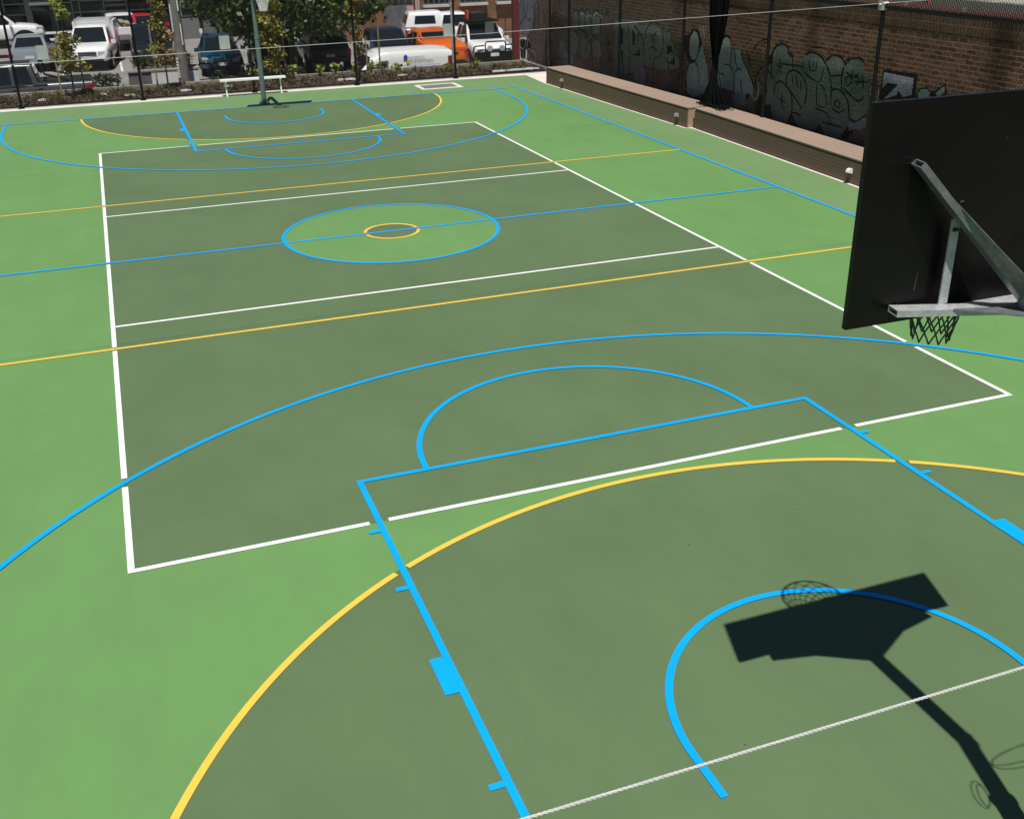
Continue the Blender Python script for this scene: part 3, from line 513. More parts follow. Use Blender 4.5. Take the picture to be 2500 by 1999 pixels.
GL=[(2,'black',0.03,[(12.72,1.91),(12.74,1.5),(12.66,0.49)]),(2,'black',0.03,[(11.72,1.81),(11.72,1.5),(11.64,1.2),(11.5,1.08),(11.24,1.07),(10.97,1.09)]),(2,'black',0.03,[(11.39,1.85),(11.12,1.75),(11.05,1.6)]),(2,'black',0.03,[(11.15,1.44),(11.12,1.57),(11.02,1.65),(10.85,1.61),(10.74,1.4),(10.68,0.78)]),(2,'black',0.03,[(10.63,1.6),(10.63,1.79),(10.47,1.94),(10.23,2.0),(9.99,2.0),(9.73,1.86),(9.61,1.64),(9.63,1.37),(9.76,1.18),(10.09,1.09),(10.1,0.83),(10.08,0.45)]),(2,'black',0.03,[(10.42,1.73),(10.36,1.68),(10.14,1.69),(10.03,1.81)]),(2,'black',0.03,[(10.25,1.69),(10.21,1.39)]),(2,'black',0.03,[(10.43,1.26),(10.33,1.35),(10.14,1.38),(9.95,1.29)]),(2,'black',0.03,[(9.66,1.99),(9.6,1.87),(9.41,1.84),(9.27,1.9),(9.22,2.04)]),(2,'black',0.03,[(9.21,1.89),(9.17,1.68),(8.97,1.51),(8.96,1.41),(9.07,1.32)]),(2,'black',0.03,[(9.4,1.18),(9.27,1.07),(9.02,1.17),(8.99,1.31)]),(2,'black',0.03,[(9.27,1.07),(9.24,0.89)]),(2,'black',0.03,[(8.92,1.35),(8.69,1.25),(8.61,1.08),(8.66,0.55)]),(2,'black',0.03,[(11.62,1.03),(11.56,0.49)]),(2,'black',0.03,[(10.37,1.49),(10.35,1.57)]),(2,'black',0.03,[(10.15,1.59),(10.09,1.51)]),(4,'black',0.035,[(7.82,1.26),(7.67,1.05),(7.6,0.76)]),(4,'black',0.035,[(6.85,1.26),(6.69,1.16),(6.54,0.81)]),(4,'black',0.035,[(6.16,1.73),(6.17,1.39),(6.43,1.35)]),(4,'black',0.035,[(6.18,1.35),(6.03,1.24),(5.94,1.0),(5.93,0.75)]),(4,'black',0.035,[(6.05,1.74),(5.91,1.41),(5.85,1.31),(5.93,1.22)]),(4,'black',0.035,[(5.72,1.72),(5.59,1.5),(5.27,1.23),(5.05,0.95)]),(4,'black',0.035,[(6.58,1.11),(6.48,1.12),(6.4,1.06)]),(4,'black',0.035,[(5.82,1.32),(5.66,1.31)]),(4,'black',0.035,[(5.66,1.09),(5.56,0.8)]),(4,'black',0.035,[(5.21,1.82),(5.02,1.98),(4.8,2.06),(4.57,2.08)]),(4,'black',0.035,[(4.97,1.04),(5.03,1.23),(4.79,1.46)]),(4,'black',0.035,[(5.47,1.75),(5.27,1.39)]),(4,'black',0.035,[(8.15,1.19),(8.27,0.89),(8.24,0.45),(7.97,0.3),(7.76,0.39)]),(3,'black',0.04,[(4.41,1.57),(4.4,1.83),(4.24,2.0),(4.01,2.04),(3.85,1.99),(3.8,1.87)]),(3,'black',0.04,[(3.63,1.9),(3.62,1.74),(3.57,1.55)]),(3,'black',0.04,[(3.19,1.91),(2.96,1.97),(2.67,1.94),(2.46,1.82),(2.32,1.69),(2.2,1.47),(2.15,1.31),(2.12,0.99)]),(3,'black',0.04,[(2.44,1.85),(2.3,1.96),(2.06,2.0),(1.88,1.95),(1.76,1.84)]),(3,'black',0.04,[(1.77,1.94),(1.6,1.99),(1.36,2.03),(1.22,1.97)]),(3,'black',0.04,[(4.43,1.54),(4.38,1.37),(4.22,1.22)]),(3,'black',0.04,[(4.2,0.96),(4.23,1.13),(4.11,1.23),(3.93,1.24),(3.71,1.15),(3.56,1.03),(3.5,0.87),(3.48,0.67),(3.59,0.43)]),(3,'black',0.04,[(3.75,1.22),(3.8,1.32),(3.74,1.47),(3.57,1.54),(3.37,1.52),(3.18,1.43),(3.04,1.28),(3.0,1.12),(3.03,0.89)]),(3,'black',0.04,[(3.71,1.15),(3.37,0.96),(3.12,0.79)]),(3,'black',0.04,[(2.16,1.29),(2.01,1.35),(1.83,1.33),(1.66,1.25),(1.54,1.11),(1.46,0.83)]),(3,'black',0.04,[(1.83,1.8),(1.85,1.56),(1.81,1.36)]),(3,'black',0.04,[(1.75,1.39),(1.46,1.27),(1.22,1.22),(1.07,1.33)]),(3,'black',0.04,[(1.46,0.83),(1.24,0.81),(0.98,0.97)]),(3,'black',0.04,[(4.66,1.42),(4.46,1.39),(4.36,1.26)]),(3,'black',0.02,[(4.09,1.72),(4.09,1.55),(4.01,1.41)]),(3,'black',0.02,[(4.22,1.57),(3.98,1.56)]),(3,'black',0.02,[(4.11,1.52),(4.18,1.37)]),(3,'black',0.02,[(3.21,1.78),(3.21,1.59),(3.04,1.5),(2.64,1.41),(2.54,1.48),(2.47,1.73)]),(3,'black',0.02,[(3.02,1.8),(2.94,1.62),(2.76,1.64),(2.74,1.81)]),(3,'black',0.02,[(2.86,1.81),(2.85,1.66)]),(3,'black',0.02,[(3.6,1.43),(3.53,1.27)]),(3,'black',0.02,[(3.45,1.45),(3.34,1.21)]),(3,'black',0.02,[(3.26,1.36),(3.2,1.15)]),(3,'black',0.02,[(2.66,1.36),(2.59,0.96),(2.3,0.93)]),(3,'black',0.02,[(2.54,1.37),(2.36,1.26),(2.24,0.98)]),(3,'black',0.02,[(1.99,1.13),(1.97,1.02),(1.81,1.0),(1.85,1.11),(1.99,1.13)]),(3,'black',0.02,[(2.07,0.96),(1.83,0.9),(1.65,0.98)]),(3,'black',0.02,[(1.52,1.79),(1.53,1.6)]),(3,'black',0.02,[(1.72,1.71),(1.45,1.64),(1.34,1.75)]),(3,'black',0.02,[(1.74,1.58),(1.62,1.64),(1.52,1.55),(1.63,1.46),(1.74,1.58)]),(3,'black',0.02,[(1.46,1.69),(1.28,1.63),(1.34,1.5)]),(3,'black',0.02,[(3.89,1.0),(3.88,0.77),(3.76,0.66)]),(3,'black',0.02,[(3.98,0.87),(3.71,0.82)]),(3,'black',0.02,[(4.63,1.22),(4.5,0.95)]),(3,'black',0.02,[(1.84,1.75),(1.86,1.51)]),(3,'black',0.02,[(1.21,1.72),(1.12,1.45)]),(3,'black',0.02,[(2.98,2.08),(2.51,2.1),(2.29,2.0)]),(3,'black',0.02,[(4.1,1.62),(3.19,1.66)]),(3,'black',0.02,[(2.23,1.57),(1.82,1.65)]),(3,'black',0.02,[(1.43,1.56),(0.98,1.61)]),(3,'black',0.02,[(3.48,0.67),(3.09,0.64)]),(3,'black',0.02,[(2.34,0.63),(1.65,0.63)]),(3,'black',0.02,[(2.62,0.87),(2.21,0.82),(2.03,0.6)]),(5,'black',0.03,[(15.69,1.39),(15.7,1.76),(15.61,1.93),(15.48,1.99),(15.35,1.95),(15.25,1.79),(15.24,1.42)]),(5,'black',0.03,[(15.2,1.43),(15.21,1.81),(15.13,1.98),(15.0,2.04),(14.86,2.0),(14.77,1.84),(14.76,1.46)]),(5,'black',0.03,[(14.74,1.46),(14.75,1.84),(14.68,2.01),(14.57,2.07),(14.45,2.03),(14.37,1.87),(14.36,1.5)]),(5,'black',0.03,[(14.2,1.38),(14.22,1.85),(14.11,2.02),(13.94,2.08),(13.76,2.04),(13.64,1.89),(13.62,1.43)]),(5,'black',0.03,[(15.6,1.36),(15.19,1.14),(15.36,0.76),(15.18,0.51)]),(5,'black',0.03,[(15.2,1.43),(14.63,1.34),(14.58,1.04),(14.65,0.75)]),(5,'black',0.03,[(14.08,1.39),(14.24,1.18),(14.13,0.62)]),(5,'black',0.03,[(13.66,1.26),(13.39,0.8)]),(5,'black',0.03,[(13.33,1.19),(13.08,1.06),(13.13,0.5)]),(5,'black',0.03,[(17.31,1.64),(17.11,1.8),(16.82,1.68),(16.82,1.22)]),(5,'black',0.03,[(18.67,2.09),(19.1,1.79),(18.9,1.53),(19.23,1.17)]),(5,'black',0.03,[(18.26,1.77),(17.96,1.42),(18.01,1.12)]),(5,'black',0.03,[(20.08,2.01),(19.99,1.56)]),(5,'black',0.03,[(19.64,1.96),(19.77,1.47),(19.33,1.39)]),(5,'black',0.03,[(20.45,1.19),(20.11,1.37),(19.76,1.54)]),(5,'black',0.03,[(18.62,2.02),(18.64,1.25)]),(5,'black',0.03,[(19.11,1.33),(19.01,1.04)]),(5,'black',0.03,[(17.75,1.83),(17.96,1.67)]),(5,'white',0.02,[(15.12,1.88),(14.95,1.92),(14.77,1.88)]),(5,'white',0.02,[(14.6,1.84),(14.43,1.89),(14.22,1.88)]),(5,'white',0.02,[(14.14,1.87),(13.89,2.0),(13.48,1.9)]),(5,'white',0.02,[(14.68,1.64),(14.6,1.84)]),(5,'white',0.02,[(14.1,1.88),(14.13,1.6)]),(5,'white',0.02,[(13.76,1.69),(13.63,1.62)]),(5,'white',0.02,[(16.63,1.85),(16.44,1.71),(16.63,1.48)]),(5,'white',0.02,[(14.95,1.91),(15.08,1.75)]),(5,'white',0.02,[(20.45,0.53),(20.42,0.67),(20.27,0.72),(20.2,0.63),(20.04,0.72),(19.9,0.68),(19.79,0.74),(19.65,0.68),(19.54,0.73),(19.43,0.62)]),(5,'white',0.02,[(20.46,0.41),(20.17,0.36),(19.97,0.46),(19.88,0.66)]),(5,'white',0.02,[(20.17,0.36),(20.13,0.05)]),(5,'white',0.02,[(20.45,0.14),(20.27,0.02),(20.07,0.06)]),(5,'white',0.02,[(19.92,0.37),(19.9,0.08),(19.7,0.08),(19.58,0.23)]),(5,'white',0.02,[(19.41,0.4),(19.58,0.42),(19.69,0.33),(19.59,0.15),(19.39,0.05)]),(5,'white',0.02,[(19.36,0.33),(19.14,0.38),(18.95,0.29),(18.93,0.1),(19.15,-0.0),(19.31,0.1)]),(5,'white',0.02,[(19.68,0.68),(19.77,0.4)])]

M['brick'] = brick_mat('old_brick', (.14, .052, .033), (.31, .15, .092), (.32, .24, .17), fade=(4.0, 14.0, (.115, .108, .112)), stains=((3.0, .22, .6), (-2.3, .3, .45), (8.9, .3, .7)))
wallt = thing('brick_wall', 'old brown brick wall covered in graffiti behind the benches', 'wall', (0, 0, 0))
mb = MB(); mb.box((10.2, 4.6, .85), (.3, 30.4, 4.2)); mb.build('brickwork', M['brick'], wallt)
mb = MB(); mb.box((10.2, 4.6, 2.985), (.31, 30.4, .05)); mb.build('capping', M['cap'], wallt)
M['soldier'] = brick_mat('soldier_course', (.135, .062, .04), (.18, .096, .062), (.22, .165, .12), bw=.086, bh=.26, stains=((3.0, .22, .6), (-2.3, .3, .45)))
mb = MB(); mb.box((10.048, 4.6, 2.83), (.012, 30.38, .255)); mb.build('soldier_course', M['soldier'], wallt)
GC = dict(sage=(.215, .235, .22), pale=(.40, .48, .50), green=(.20, .245, .215), black=(.012, .012, .014), lilac=(.46, .46, .58), violet=(.27, .26, .34), white=(.5, .5, .5))
GM = {k: brick_mat('spray_' + k, None, None, None, paint=v) for k, v in GC.items()}
gk = list(GC)
GN = {2: 'large faded letters around a sad face outline', 4: 'pale blue letters behind the gathered net', 3: 'wide grey green bubble letters full of tags', 6: 'black framed pale arrow', 5: 'grey arches, violet panel and small white outlined letters'}
for zi, lab in GN.items():
    mb = MB(); dx = .003
    for (zz, c, pts) in GF:
        if zz == zi: mb.k = gk.index(c); mb.fillpoly([(10.05 - dx, a, b) for a, b in pts]); dx += .0006
    for (zz, c, w, pts) in GL:
        if zz != zi: continue
        w = max(w, .027)
        mb.k = gk.index(c); P = [Vector((0, a, b)) for a, b in pts]
        # smooth the stroke and lay a ribbon on the wall
        Q = []
        for i in range(len(P) - 1):
            a0, a1, a2, a3 = P[max(i - 1, 0)], P[i], P[i + 1], P[min(i + 2, len(P) - 1)]
            for k in range(5):
                u = k / 5; Q.append(.5 * ((2 * a1) + (a2 - a0) * u + (2 * a0 - 5 * a1 + 4 * a2 - a3) * u * u + (3 * a1 - a0 - 3 * a2 + a3) * u ** 3))
        Q.append(P[-1]); vs = []
        for i, q in enumerate(Q):
            d = (Q[min(i + 1, len(Q) - 1)] - Q[max(i - 1, 0)]); d = d.normalized() if d.length > 1e-6 else Vector((0, 0, 1)); s = Vector((0, -d.z, d.y)) * w * (.5 + .12 * math.sin(i * .7))
            vs += [(10.05 - dx, q.y - s.y, q.z - s.z), (10.05 - dx, q.y + s.y, q.z + s.z)]
        mb.add(vs, [(2 * i, 2 * i + 1, 2 * i + 3, 2 * i + 2) for i in range(len(Q) - 1)]); dx += .0003
    g = mb.build('graffiti', [GM[k] for k in gk], wallt, flip=False); g['label'] = lab
rr = random.Random(21); mb = MB(); dx = .0012
for k in range(150):
    y = rr.uniform(.6, 18.5); z = rr.uniform(.55, 1.25 if rr.random() < .6 else 2.1); mb.k = gk.index('black' if rr.random() < .78 else rr.choice(('white', 'violet', 'pale')))
    s = rr.uniform(.06, .22); a0 = rr.uniform(0, 6.28); kind = rr.choice((0, 0, 1, 2)); w = rr.choice((.014, .02, .03)); n = 14; Q = []
    for i in range(n + 1):
        u = i / n
        if kind == 0: Q.append((y + s * math.cos(a0 + u * 4.6) * (.7 + .5 * u), z + s * 1.3 * math.sin(a0 + u * 4.6)))
        elif kind == 1: Q.append((y + s * 1.6 * (u - .5), z + s * .8 * math.sin(a0 + u * 15)))
        else: Q.append((y + .02 * math.sin(a0 + u * 3), z - .45 * u))
    vs = []
    for i, (p, q) in enumerate(Q):
        d = Vector((Q[min(i + 1, n)][0] - Q[max(i - 1, 0)][0], Q[min(i + 1, n)][1] - Q[max(i - 1, 0)][1])).normalized(); vs += [(10.05 - dx, p + d.y * w / 2, q - d.x * w / 2), (10.05 - dx, p - d.y * w / 2, q + d.x * w / 2)]
    mb.add(vs, [(2 * i, 2 * i + 1, 2 * i + 3, 2 * i + 2) for i in range(n)]); dx += .000005
for k in range(16):
    y = rr.uniform(1.0, 17); z = rr.uniform(.45, .9); mb.k = gk.index(rr.choice(('black', 'violet', 'sage', 'black'))); w, hh = rr.uniform(.2, .5), rr.uniform(.12, .4)
    mb.fillpoly([(10.05 - dx, y + w * math.cos(q) * rr.uniform(.7, 1), z + hh * math.sin(q) * rr.uniform(.7, 1)) for q in [2 * math.pi * i / 14 for i in range(14)]]); dx += .00002
g = mb.build('graffiti', [GM[k] for k in gk], wallt, flip=False); g['label'] = 'small loose scribbles and drips between the large pieces'
# red steel and roof over the wall
t = thing('steel_column', 'dark red steel column standing at the far end of the brick wall', 'column', (9.56, 19.6, 0))
mb = MB(); mb.box((0, 0, 1.4), (.22, .2, 5.2)); mb.build('shaft', M['redsteel'], t)
mb = MB(); mb.box((0, 0, -1.19), (.34, .34, .03)); mb.build('base_plate', M['redsteel'], t)
t = thing('steel_frame', 'bright red steel beam and posts on top of the brick wall', 'frame', (10.2, 0, 3.0))
mb = MB(); mb.box((0, -1.0, .065), (.1, 7.6, .085)); mb.build('beam', M['redbeam'], t)
for y in (-.1, -2.62):
    mb = MB(); mb.box((.05, y, .75), (.1, .1, 1.3)); mb.build('post', M['redbeam'], t)
mb = MB(); mb.beam((.0, .5, .17), (.0, -2.6, .42), .06, .05); mb.build('rail', M['redbeam'], t)
mb = MB(); k = 0
while -4.75 + k * .045 < 2.7: mb.tube([(-.08, -4.75 + k * .045, .04), (-.08, -4.75 + k * .045 - .06, 1.1)], .0035, 4); k += 1
for zz in (.25, .55, .85, 1.1): mb.tube([(-.075, -4.8, zz), (-.075, 2.7, zz)], .0035, 4)
mb.build('sunlit_mesh_panel', M['lattice'], t)  # added pale panel: sun glare on the upper fence mesh put into colour
for y in (.3, -1.2): 
    mb = MB(); mb.box((-.06, y, .10), (.03, .06, .06)); mb.build('bracket', M['galv'], t)
t = thing('roof_sheet', 'pale grey sheet metal roof behind the red beam', 'roof', (11.6, -1.0, 3.2))
mb = MB()
for i in range(14): mb.box((0, -3.0 + i * .44, .02 * (i % 2)), (2.2, .43, .02))
mb.build('sheeting', M['roof'], t)
mb = MB(); mb.box((-1.1, 0, -.06), (.03, 6.2, .16)); mb.build('fascia', M['facadegrey'], t)

# ------------------------------------------------------------------ chain link fences
def chain(mb, ax, c, u0, u1, z0, z1, r=.0031, pitch=.0707):
    """two families of straight crossing wires clipped to the panel"""
    Hh = z1 - z0
    for sgn in (1, -1):
        k = u0 - Hh
        while k < u1 + Hh:
            # u = k + sgn * z
            a, b = 0., Hh
            if sgn > 0: a, b = max(0, u0 - k), min(Hh, u1 - k)
            else: a, b = max(0, k - u1), min(Hh, k - u0)
            if b - a > .02:
                pa, pb = [(k + sgn * q, z0 + q) for q in (a, b)]; off = .0015 * sgn
                f = (lambda p: (p[0], c + off, p[1])) if ax == 'x' else (lambda p: (c + off, p[0], p[1]))
                mb.tube([f(pa), f(pb)], r, 3, caps=False)
            k += pitch
def fence_post(t, x, y, h, r=.034):
    mb = MB(); mb.tube([(x, y, 0), (x, y, h)], r, 12); p = mb.build('post', M['black'], t, 40)
    mb = MB(); mb.box((x, y, .008), (.16, .16, .016)); mb.tube([(x, y, .016), (x, y, .08)], r * 1.35, 12); mb.build('base_plate', M['black'], p, 40)
FY, FX, FH = 16.78, 9.72, 4.3
t = thing('chain_link_fence', 'tall black chain link fence between the far baseline and the garden bed', 'fence', (0, 0, 0))
for x in (-9.75, -6.47, -3.17, .05, 3.2, 6.42, 9.68): fence_post(t, x, FY - .04, FH)
mb = MB(); chain(mb, 'x', FY, -9.75, 9.7, .05, FH); mb.build('wire_mesh', M['mesh'], t, flip=False)
for zz in (.05, FH): mb = MB(); mb.tube([(-9.75, FY - .03, zz), (9.7, FY - .03, zz)], .02, 8); mb.build('rail', M['black'], t, 40)
t = thing('chain_link_fence', 'tall black chain link fence behind the timber benches, in front of the graffiti wall', 'fence', (0, 0, 0))
for y in (15.25, 11.62, 7.95, 4.12, .42, -3.3, -7.0): fence_post(t, FX, y, FH, .038)
mb = MB(); chain(mb, 'y', FX + .03, -7, 16.74, .05, FH, .0034); mb.build('wire_mesh', M['mesh'], t, flip=False)
for zz in (.05, 3.06): mb = MB(); mb.tube([(FX, -7, zz), (FX, 15.25 if zz > 1 else 16.7, zz)], .02, 8); mb.build('rail', M['black'], t, 40)
mb = MB(); mb.tube([(FX, 15.25, .52), (FX, 16.7, .36)], .02, 8); mb.build('rail', M['black'], t, 40)
mb = MB(); mb.box((FX - .02, .42, 3.08), (.12, .1, .16)); mb.tube([(FX - .1, .42, 3.1), (FX + .1, .3, 3.14)], .02, 6); mb.build('cable_clamp', M['galv'], t)
for x, lab, m in ((-5.65, 'white sign plate wired to the fence in front of the silver sedan', 'sticker'), (-.65, 'white sign plate wired to the fence in front of the blue hatchback', 'sticker'), (6.24, 'white sign plate wired to the fence in front of the orange ute', 'sticker'), (7.63, 'grey sign plate wired to the fence in front of the white four wheel drive', 'facadegrey')):
    t = thing('sign_plate', lab, 'sign', (x, FY + .02, 1.46), 0, 'sign plates wired to the far fence')
    mb = MB(); mb.box((0, 0, 0), (.30, .004, .38)); p = mb.build('plate', M[m], t)
    for sx in (-1, 1):
        for sz in (-1, 1): MB().tube([(sx * .12, -.03, sz * .16), (sx * .12, .01, sz * .16)], .008, 6).build('wire_tie', M['galv'], t)

# ------------------------------------------------------------------ gathered black net
t = thing('gathered_net', 'black divider net bunched against its pole and piled on the bench', 'net', (9.55, 6.0, .475))
mb = MB(); rr = random.Random(11)
prof = [(3.7, .34), (3.0, .34), (2.4, .33), (1.9, .29), (1.5, .21), (1.15, .12), (.98, .075), (.85, .06)]
n = 44; secs = []
for (zz, r) in prof:
    ph = zz * .5; secs.append([((.45 * r + .035 * (1 if k % 2 else -1) * r * 3) * math.cos(2 * math.pi * k / n), .10 * (1 - zz / 3.7) - .02 + (r + .05 * (1 if (k * 7) % 3 else -1) * r * 3) * math.sin(2 * math.pi * k / n + ph * .1), zz) for k in range(n)])
mb.loft(secs); mb.build('folds', M['netfold'], t, 20)
mb = MB()
for i in range(240):
    a = rr.uniform(0, 6.28); r = .08 + .42 * rr.random() ** .7
    x0, y0 = .03 * math.cos(a), .08 + .04 * math.sin(a); x1, y1 = r * .45 * math.cos(a), .02 + r * math.sin(a)
    mb.tube([(x0, y0, .95), (x0 * 1.3 + x1 * .2, y0 * .8 + y1 * .2, .55), (x0 * .3 + x1 * .7, y0 * .3 + y1 * .7, .22), (x1, y1, .01)], .006, 4)
mb.build('tail', M['netfold'], t)
mb = MB()
for i in range(46):
    a = rr.uniform(0, 6.28); r = rr.uniform(.05, .33); cx, cy = rr.uniform(-.16, .02), rr.uniform(-.55, .25)
    mb.tube([(cx + r * .4 * math.cos(q + a), cy + r * math.sin(q) * 1.1, .012 + .05 * rr.random()) for q in [2 * math.pi * k / 9 for k in range(9)]], .011, 5, closed=True)
mb.build('pile', M['netfold'], t)
t = thing('net_pole', 'thick black pole standing beside the gathered net', 'pole', (9.62, 6.12, 0))
mb = MB(); mb.tube([(0, 0, 0), (0, 0, 4.3)], .055, 14); mb.build('shaft', M['black'], t, 40)
mb = MB(); mb.box((-.02, 0, 3.75), (.1, .12, .1)); mb.build('pulley_block', M['galv'], t)

# ------------------------------------------------------------------ vehicles (local +x = forward, z = 0 on the ground)
def sec(x, zb, zt, hw, boxy=False):
    h = zt - zb
    half = [(.85, 0), (.97, .08), (1, .35), (.985, .62), (.955, .82), (.93, .95), (.87, .99), (.5, 1.005)] if boxy else [(.80, 0), (.95, .10), (1, .40), (.988, .70), (.955, .90), (.88, .985), (.5, 1.02)]
    pts = [(x, -hw * a, zb + h * b) for a, b in half] + [(x, 0, zb + h * 1.03)] + [(x, hw * a, zb + h * b) for a, b in reversed(half)]
    return pts
def csec(x, z0, z1, w0, w1):
    h = z1 - z0; wl = lambda f: w0 + (w1 - w0) * f
    half = [(w0, 0), (wl(.5), .5), (wl(.9), .9), (wl(1) * .94, .975), (wl(1) * .7, 1.0)]
    return [(x, -a, z0 + h * b) for a, b in half] + [(x, 0, z0 + h * 1.02)] + [(x, a, z0 + h * b) for a, b in reversed(half)]
BODY = {
 'ute': dict(L=5.3, W=.93, st=[(-2.65, .55, 1.0, .84), (-2.6, .44, 1.12, .91), (-1.9, .40, 1.13, .93), (-.75, .38, 1.13, .93), (.9, .36, 1.10, .93), (1.3, .36, 1.12, .93), (1.95, .38, 1.07, .92), (2.4, .42, 1.0, .89), (2.6, .46, .88, .82), (2.66, .52, .72, .76)],
     cab=(-.86, -.68, .55, 1.38, 1.07, 1.79, .875, .70), wb=(-1.45, 1.62), wr=.38),
 'sedan': dict(L=4.8, W=.92, st=[(-2.4, .52, .86, .78), (-2.34, .36, 1.0, .87), (-1.75, .28, 1.04, .91), (.8, .25, .96, .92), (1.5, .28, .90, .91), (2.1, .32, .80, .87), (2.35, .38, .66, .76), (2.4, .45, .6, .68)],
     cab=(-1.85, -1.1, .30, 1.2, .95, 1.46, .80, .60), wb=(-1.4, 1.42), wr=.33),
 'hatch': dict(L=4.3, W=.89, st=[(-2.15, .5, .88, .78), (-2.1, .36, 1.0, .86), (-1.6, .28, 1.02, .89), (.7, .25, .98, .89), (1.25, .28, .95, .89), (1.8, .32, .86, .86), (2.08, .38, .70, .77), (2.15, .45, .62, .68)],
     cab=(-2.08, -1.6, .20, 1.15, .95, 1.50, .78, .60), wb=(-1.28, 1.30), wr=.32),
 'suv': dict(L=4.7, W=.95, st=[(-2.35, .6, .98, .82), (-2.3, .46, 1.08, .91), (-1.7, .40, 1.12, .94), (.8, .38, 1.10, .95), (1.35, .40, 1.08, .94), (2.0, .44, 1.0, .91), (2.28, .5, .84, .82), (2.35, .56, .74, .74)],
     cab=(-2.27, -1.95, .38, 1.15, 1.05, 1.76, .86, .68), wb=(-1.35, 1.42), wr=.38),
 'van': dict(L=4.35, W=.92, st=[(-2.17, .5, 1.70, .85), (-2.145, .38, 1.82, .885), (-2.04, .30, 1.90, .91), (-1.7, .28, 1.94, .92), (.2, .26, 1.95, .92), (.5, .26, 1.92, .92), (.85, .27, 1.70, .92), (1.40, .28, 1.22, .92), (1.5, .28, 1.13, .92), (1.9, .32, 1.02, .89), (2.12, .38, .82, .80), (2.19, .46, .66, .72)],
     cab=None, wb=(-1.35, 1.35), wr=.33)}
def vehicle(kind, name, label, cat, loc, rz, pc, extra=(), raise_=0., plate=True):
    B = BODY[kind]; t = thing(name, label, cat, (loc[0], loc[1], gz(loc[1], loc[0])), R(rz)); P = PAINT[pc]; L, Wd = B['L'], B['W']; st = [(x, a + raise_, b + raise_, w) for x, a, b, w in B['st']]
    up = raise_
    body = MB(); body.loft([sec(*s, boxy=(kind == 'van')) for s in st])
    cab = B['cab']
    if cab:
        xr0, xr1, xf1, xf0, z0, z1, w0, w1 = cab; z0 += up; z1 += up
        body.loft([csec(xr0, z0 - .02, z0 + .01, w0, w0 * .97), csec(xr0 * .4 + xr1 * .6, z0 - .02, z0 + (z1 - z0) * .62, w0, w0 + (w1 - w0) * .62), csec(xr1, z0 - .02, z1 - .015, w0, w1), csec((xr1 + xf1) / 2, z0 - .02, z1 + .01, w0, w1), csec(xf1, z0 - .02, z1 - .01, w0, w1), csec(xf0 * .6 + xf1 * .4, z0 - .02, z0 + (z1 - z0) * .42, w0, w0 + (w1 - w0) * .42), csec(xf0, z0 - .02, z0 + .01, w0, w0 * .97)])
    body.build('body', P, t, 38)
    def pane(name, quad, m=M['glass']):
        mb = MB(); mb.poly(quad); return mb.build(name, m, t, flip=False)
    if cab:
        def slope(xb, xt, name, f0=.10, f1=.90, e=.86):
            d = 1 if xt < xb else -1; nx, nz = (z1 - z0), abs(xb - xt); ln = math.hypot(nx, nz); ox, oz = d * nx / ln * .035, nz / ln * .035
            q = []
            for f, s in ((f0, -1), (f0, 1), (f1, 1), (f1, -1)):
                q.append((xb + (xt - xb) * f + ox, s * (w0 + (w1 - w0) * f) * (e + .03 * (1 - f)), z0 + (z1 - z0) * f + oz))
            if d < 0: q.reverse()
            pane(name, q)
        slope(xf0, xf1, 'windscreen'); slope(xr0, xr1, 'rear_window', .14, .86, .80)
        zl, zh = z0 + (z1 - z0) * .10, z0 + (z1 - z0) * .86
        def xe(z, a, b): return a + (b - a) * (z - z0) / (z1 - z0)
        mid = (xr1 + xf1) / 2 + .02
        wins = [[(xe(zl, xf0, xf1) - .16, zl), (xe(zh, xf0, xf1) - .10, zh), (mid + .05, zh), (mid + .05, zl)], [(mid - .05, zl), (mid - .05, zh), (max(xe(zh, xr0, xr1), xr1) + .12, zh), (xe(zl, xr0, xr1) + .16, zl)]]
        if kind == 'suv': wins[1] = [(mid - .05, zl), (mid - .05, zh), (mid - .82, zh), (mid - .88, zl)]; wins.append([(mid - .98, zl), (mid - .92, zh), (xr1 + .12, zh), (xr0 + .22, zl)])
        for w in wins:
            for s in (-1, 1):
                q = [(x, s * (w0 + (w1 - w0) * (z - z0) / (z1 - z0) + .012), z) for x, z in w]
                if s < 0: q.reverse()
                pane('side_window', q)
        for s in (-1, 1):
            for xx in (mid - .02, mid - .86): MB().box((xx, s * (Wd + .004), z0 - .09), (.16, .02, .03)).build('door_handle', P, t)
        xm, zm = xf0 - .32, z0 + .08
    else:
        for s in (-1, 1):
            q = [(.30, s * .925, 1.16), (.30, s * .905, 1.66), (.66, s * .905, 1.62), (1.12, s * .925, 1.16)]
            if s < 0: q.reverse()
            pane('side_window', q)
        pane('windscreen', [(1.40, -.74, 1.285), (1.40, .74, 1.285), (.86, .66, 1.78), (.86, -.66, 1.78)])
        pane('rear_window', [(-2.162, -.6, 1.1), (-2.165, -.6, 1.55), (-2.165, .6, 1.55), (-2.162, .6, 1.1)])
        xm, zm = 1.15, 1.12
    for s in (-1, 1):
        mb = MB(); mb.box((xm, s * (Wd + .10), zm), (.12, .20, .16)); mb.build('mirror', M['plastic'] if pc in ('dark', 'navy', 'black', 'orange') else P, t)
    r = B['wr'] + up * .35
